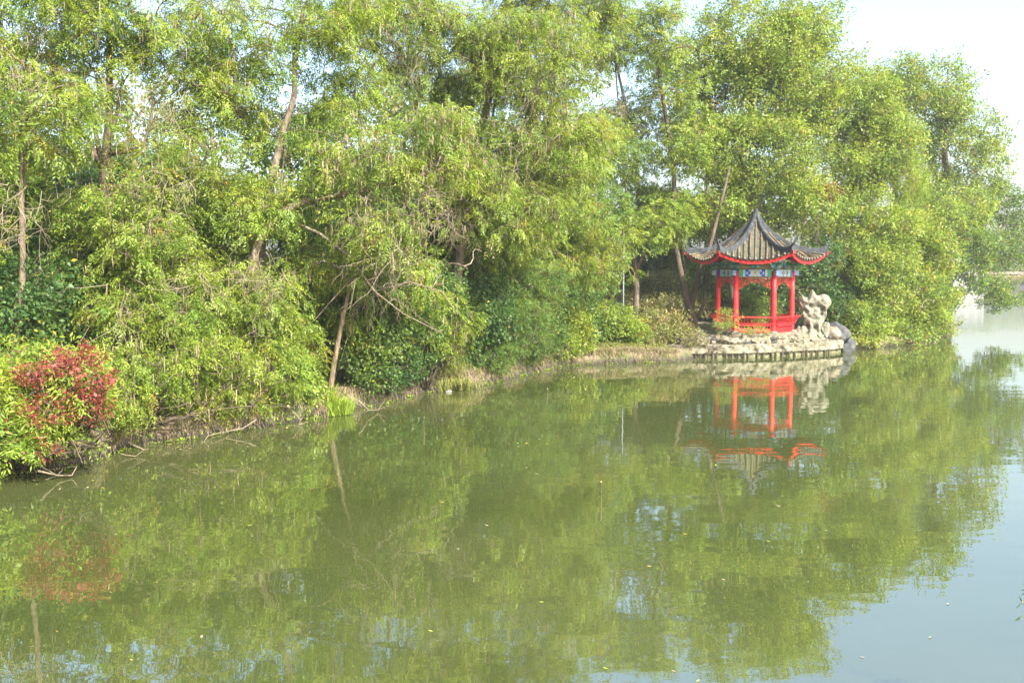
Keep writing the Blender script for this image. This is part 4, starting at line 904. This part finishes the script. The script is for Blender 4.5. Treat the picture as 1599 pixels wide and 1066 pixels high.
# fallen branches and roots dipping into the water
rgs = np.random.default_rng(9)
def stick(name, label, pts, r0, r1, m=None, cat='branch'):
    mb = MB(); pts = np.array(pts, float); mb.tube(pts, np.linspace(r0, r1, len(pts)), 6)
    for _ in range(3 if cat == 'branch' else 0):
        i = rgs.integers(1, len(pts)); q = pts[i] + np.array((rgs.uniform(-.5, .5), rgs.uniform(-.3, .3), rgs.uniform(-.1, .35))); mb.tube(curve(pts[i], q, rgs, 4), (r1 * 1.2, r1, r1 * .7, r1 * .4), 5)
    o = mb.build(name, m or M_straw, smooth=True, origin=pts[0]); return tag(o, label, cat)
def wp(px, py, z): return W(px, py, z)
stick('dead_branch', 'dead pale branch lying along the waterline under the bright shrub', [wp(400, 655, .35), wp(380, 668, .18), wp(350, 674, .08), wp(325, 680, .12), wp(318, 690, .0)], .018, .007)
stick('dead_branch', 'thin dead twig dipping into the water below the red shrub', [wp(200, 690, .3), wp(225, 702, .12), wp(212, 712, .02)], .018, .008)
stick('dead_branch', 'dead branch trailing at the foot of the lime bush', [wp(60, 735, .3), wp(90, 742, .08), wp(112, 742, .04), wp(120, 728, .2)], .022, .008)
stick('dead_branch', 'pale bare twig on the bank left of the grass clump', [wp(455, 640, .4), wp(470, 655, .1), wp(466, 662, 0)], .018, .008)
stick('dead_branch', 'dead root on the bank below the dark waterside shrub', [wp(560, 625, .5), wp(575, 640, .15), wp(590, 640, .05)], .025, .01)
stick('water_stick', 'thin pale stick standing in the water before the grass bank', [wp(661, 652, -.3), wp(661, 652, 0), wp(662, 652, .36)], .020, .015, M_stick, cat='stick')
stick('water_stick', 'pale stick standing alone in the middle of the water', [wp(940, 752, -.3), wp(939, 752, 0), wp(938, 752, .36)], .017, .012, M_stick, cat='stick')
stick('water_stick', 'small stick in the water before the clearing', [wp(855, 607, -.3), wp(855, 607, 0), wp(854, 607, .26)], .020, .015, M_stick, cat='stick')
mb = MB(); c = wp(701, 611, .03); mb.box(c, (.20, .09, .03), .1); mb.box(c + (.02, .0, .025), (.10, .06, .025), .35)
tag(mb.build('floating_litter', M_wall, origin=c), 'white scrap of litter floating below the olive grass clump', 'litter')

# leaves floating on the water
protos = []
for k, pal in enumerate(('gold', 'tan', 'tan', 'rust', 'lime')):
    me = bpy.data.meshes.new('floating_leaf'); L = .085; w_ = .032
    vs_ = [(-L, 0, .004), (-L * .35, w_, .006), (L * .4, w_ * .8, .012), (L, 0, .02), (L * .4, -w_ * .8, .008), (-L * .35, -w_, .010), (0, 0, .0)]
    me.from_pydata(vs_, [], [(0, 6, 1), (1, 6, 2), (2, 6, 3), (3, 6, 4), (4, 6, 5), (5, 6, 0)])
    ca = me.color_attributes.new('leafcol', 'FLOAT_COLOR', 'POINT'); c = PAL[pal][2 if k != 3 else 1]
    for d in ca.data: d.color = (*c, 1)
    me.materials.append(M_dry); protos.append(me)
LB = ['yellow leaf floating on the lake', 'pale tan leaf floating on the lake', 'pale tan leaf floating on the lake', 'rust-brown leaf floating on the lake', 'green leaf floating on the lake']
rgl = np.random.default_rng(31)
fixed = [(205, 1030), (315, 994), (938, 770), (1160, 885), (1262, 908), (1090, 1063), (1480, 943), (1452, 995), (1347, 1026), (1200, 845), (1290, 828), (822, 730), (838, 740), (690, 784), (180, 834), (200, 836), (760, 820), (715, 857), (1010, 900), (672, 985), (845, 940), (1215, 790), (300, 740), (420, 700), (390, 820), (1130, 905)]
pts = fixed + [(rgl.uniform(60, 1560), rgl.uniform(640, 1050)) for _ in range(14)]
for dx, dy, sx, sy, nn in ((240, 700, 60, 5, 9), (470, 668, 30, 4, 7), (600, 640, 40, 5, 7), (820, 690, 60, 4, 6), (120, 760, 60, 6, 6), (1000, 620, 60, 3, 5)):
    pts += [(dx + rgl.normal() * sx, dy + rgl.normal() * sy) for _ in range(nn)]
for (px, py) in pts:
    q = W(px, py)
    if lake_sd(np.array([q[0]]), np.array([q[1]]))[0] > -.25: continue
    k = int(rgl.integers(0, 5)); o = bpy.data.objects.new('floating_leaf', protos[k]); col.objects.link(o)
    o.location = (q[0], q[1], .004); o.rotation_euler = (0, 0, rgl.uniform(0, 6.28)); s = rgl.uniform(.28, .55) * (1.0 if py > 800 else 1.25); o.scale = (s, s, s)
    tag(o, LB[k], 'leaf', 'leaves floating on the lake')

# ------------------------------------------------------------------ lamp, far shore
lp = P(973, 500, 52); lz = gh(lp[0], lp[1]); lamp = empty('street_lamp', (lp[0], lp[1], lz), 'slim pale street lamp with a curved arm behind the clearing', 'street lamp')
ztop = P(973, 365, 52)[2]
mb = MB(); mb.tube([(lp[0], lp[1], lz), (lp[0], lp[1], (lz + ztop) / 2), (lp[0], lp[1], ztop)], (.045, .04, .035), 10); mb.lathe((lp[0], lp[1], lz), [(.12, 0), (.12, .3), (.08, .4)], 10); mb.build('pole', M_metal, lamp, smooth=True)
arm = PX([(938, 369), (955, 373), (968, 377), (977, 388), (979, 398), (973, 404)], 52); mb = MB(); mb.tube(arm, .028, 8); mb.build('arm', M_metal, lamp, smooth=True)
mb = MB(); c = arm[0]; mb.lathe((c[0] - .15, c[1], c[2] - .05), [(0, .06), (.12, .05), (.18, .0), (.10, -.03), (0, -.04)], 12); mb.build('lamp_head', M_metal, lamp, smooth=True)

# pale low fence seen through the trunks
for i, (x0, x1, Y) in enumerate([(950, 1010, 64)]):
    a, b = P(x0, 470, Y), P(x1, 470, Y); fe = empty('low_fence', (a[0], a[1], gh(a[0], a[1])), 'pale low picket fence in the shade behind the clearing', 'fence'); z = gh(a[0], a[1])
    mb = MB()
    for zz in (.35, .8): mb.bar((a[0], a[1], z + zz), (b[0], b[1], z + zz), .05, .06)
    mb.build('rail', M_wall, fe); mb = MB()
    for t in np.linspace(0, 1, 22): q = lerp(a, b, t); mb.box((q[0], q[1], z + .5), (.05, .03, 1.0))
    mb.build('pickets', M_wall, fe)

# far shore: white waterside hall, stone wall, reeds, hazy trees
def far_z(py, Y): return P(800, py, Y)[2]
Yf = 216; x0 = P(1484, 450, Yf)[0]; x1 = P(1537, 450, Yf)[0]
hall = empty('white_hall', ((x0 + x1) / 2, Yf, .6), 'white low waterside building on the far shore', 'building')
mb = MB(); cx = (x0 + x1) / 2; wd = x1 - x0; mb.box((cx, Yf + 3, 2.3), (wd, 6, 5.0)); mb.box((cx - .2, Yf - .4, -.1), (wd + 1.2, 1.6, 1.4)); mb.build('wall', M_wall, hall)
mb = MB(); mb.box((cx, Yf + 3, 4.95), (wd + 1.4, 7.4, .35)); V = [(cx - wd / 2 - .9, Yf - .8, 5.12), (cx + wd / 2 + .9, Yf - .8, 5.12), (cx + wd / 2 + .9, Yf + 6.8, 5.12), (cx - wd / 2 - .9, Yf + 6.8, 5.12), (cx - wd / 2 + 1, Yf + 3, 6.6), (cx + wd / 2 - 1, Yf + 3, 6.6)]
mb.add(V, [(0, 1, 5, 4), (2, 3, 4, 5), (1, 2, 5, 5), (3, 0, 4, 4)]); mb.build('roof', M_roofg, hall)
for t in np.linspace(.12, .88, 4):
    mb = MB(); mb.box((x0 + wd * t, Yf - .03, 2.6), (.9, .08, 1.6)); wdw = mb.build('window', M_dark, hall)
    mb = MB(); mb.box((x0 + wd * t, Yf - .09, 1.75), (1.2, .12, .12)); mb.build('sill', M_wall, wdw)
mb = MB(); xa, xb = P(1537, 450, 220)[0], P(1720, 450, 220)[0]; mb.box(((xa + xb) / 2, 219.0, .25), (xb - xa, .8, 1.1)); fw = mb.build('quay_wall', M_grey, origin=(xa, 219, 0)); tag(fw, 'low grey quay wall along the far shore', 'wall')
mb = MB(); xa2 = P(1530, 430, 226)[0]; xb2 = P(1660, 430, 226)[0]; zt = far_z(424, 226)
mb.box(((xa2 + xb2) / 2, 227, zt - .3), (xb2 - xa2, 1.2, .6)); mb.box(((xa2 + xb2) / 2, 227, (zt) / 2), (xb2 - xa2, .5, zt)); tag(mb.build('garden_wall', M_mix, origin=(xa2, 227, 0)), 'pale garden wall with a grey coping behind the far reeds', 'wall')
def reeds(rg, n):
    x = rg.uniform(xa, xb, n); y = rg.uniform(220, 225, n); return np.stack([x, y, np.maximum(ground_h(x, y), .2)], 1)
tufts('far_reeds', 1500, reeds, (1.4, 2.6), .22, 'olive', 310, blades=6)
for i, (px, rx, lb) in enumerate([(1548, 14, 'yellow-brown hedge on the far quay right of the white building'), (1580, 20, 'yellow-brown hedge on the far quay nearest the right edge'), (1640, 26, 'yellow-brown hedge on the far quay beyond the right edge')]):
    shrub('far_hedge', lb, 280 + i, [(px, 438, rx, 9, 223, 2)], kind='broad_far', pal='olive', dens=6, lobe_r=(.8, 1.4), leafscale=2.5, odd=.35, oddcol='gold', twigs=False, over=9, group='hedges on the far quay')
fs = [(1440, 240, 300, 60, 'far tree left of the white building'), (1500, 245, 380, 55, 'far tree behind the white building'), (1560, 238, 405, 45, 'far tree right of the white building'), (1610, 236, 400, 50, 'far tree at the right edge of the photo'), (1680, 236, 395, 60, 'far tree beyond the right edge')]
for i, (px, Y, top, rx, nm) in enumerate(fs):
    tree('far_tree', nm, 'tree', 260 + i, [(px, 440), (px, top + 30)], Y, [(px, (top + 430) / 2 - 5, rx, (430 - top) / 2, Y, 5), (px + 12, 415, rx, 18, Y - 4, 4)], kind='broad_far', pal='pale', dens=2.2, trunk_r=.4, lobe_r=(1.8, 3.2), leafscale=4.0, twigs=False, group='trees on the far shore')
tag(link('twig_leaves_host', bpy.data.meshes.new('x')), kind='structure') if False else None

# leafy twig poking in at the right edge, near the camera
rgn = np.random.default_rng(4); yb = 9.0; tips = [P(1596, 940, yb), P(1594, 962, yb), P(1606, 920, yb)]; b0 = P(1680, 1000, yb); b0 = b0 + np.array((.0, 0, 0))
tw = empty('near_branch', P(1900, 1300, yb), 'tip of a green leafy branch entering at the right edge over the water', 'branch')
mb = MB(); mb.tube(curve(P(1900, 1300, yb), b0, rgn, 6), np.linspace(.02, .008, 6), 6); LVs = []
for t in tips:
    c = curve(b0, t, rgn, 6, .05, .05); mb.tube(c, np.linspace(.007, .002, 6), 5)
    for q in c[2:]:
        n = 5; d = unit(rgn.normal(size=(n, 3)) + np.array((-.8, 0, -.5))); LVs.append(leafq(np.repeat(q[None], n, 0), d, unit(rgn.normal(size=(n, 3))), rgn.uniform(.06, .10, n), np.full(n, .014)))
mb.build('twig', M_barkdark, tw, smooth=True); LVs = np.concatenate(LVs)
link('leaves', leaves_mesh('leaves', LVs, palette('deep', len(LVs), np.arange(len(LVs)), len(LVs), rgn), M_leaf), tw)

# thin pale autumn air
HZ_ON = True
if HZ_ON:
    mb = MB(); mb.box((60, 110, 9), (500, 330, 36)); 
    mh = bpy.data.materials.new('haze'); mh.use_nodes = True; nt = mh.node_tree; nt.nodes.clear(); om = N(nt, 'ShaderNodeOutputMaterial'); pv = N(nt, 'ShaderNodeVolumePrincipled')
    pv.inputs['Color'].default_value = (0.93, 0.96, 1, 1); pv.inputs['Density'].default_value = HAZE; pv.inputs['Anisotropy'].default_value = 0.2
    nt.links.new(pv.outputs[0], om.inputs['Volume']); hz = mb.build('haze', mh); tag(hz, kind='stuff')

tot = sum(len(o.data.polygons) for o in bpy.data.objects if o.type == 'MESH'); print('FACES', tot)
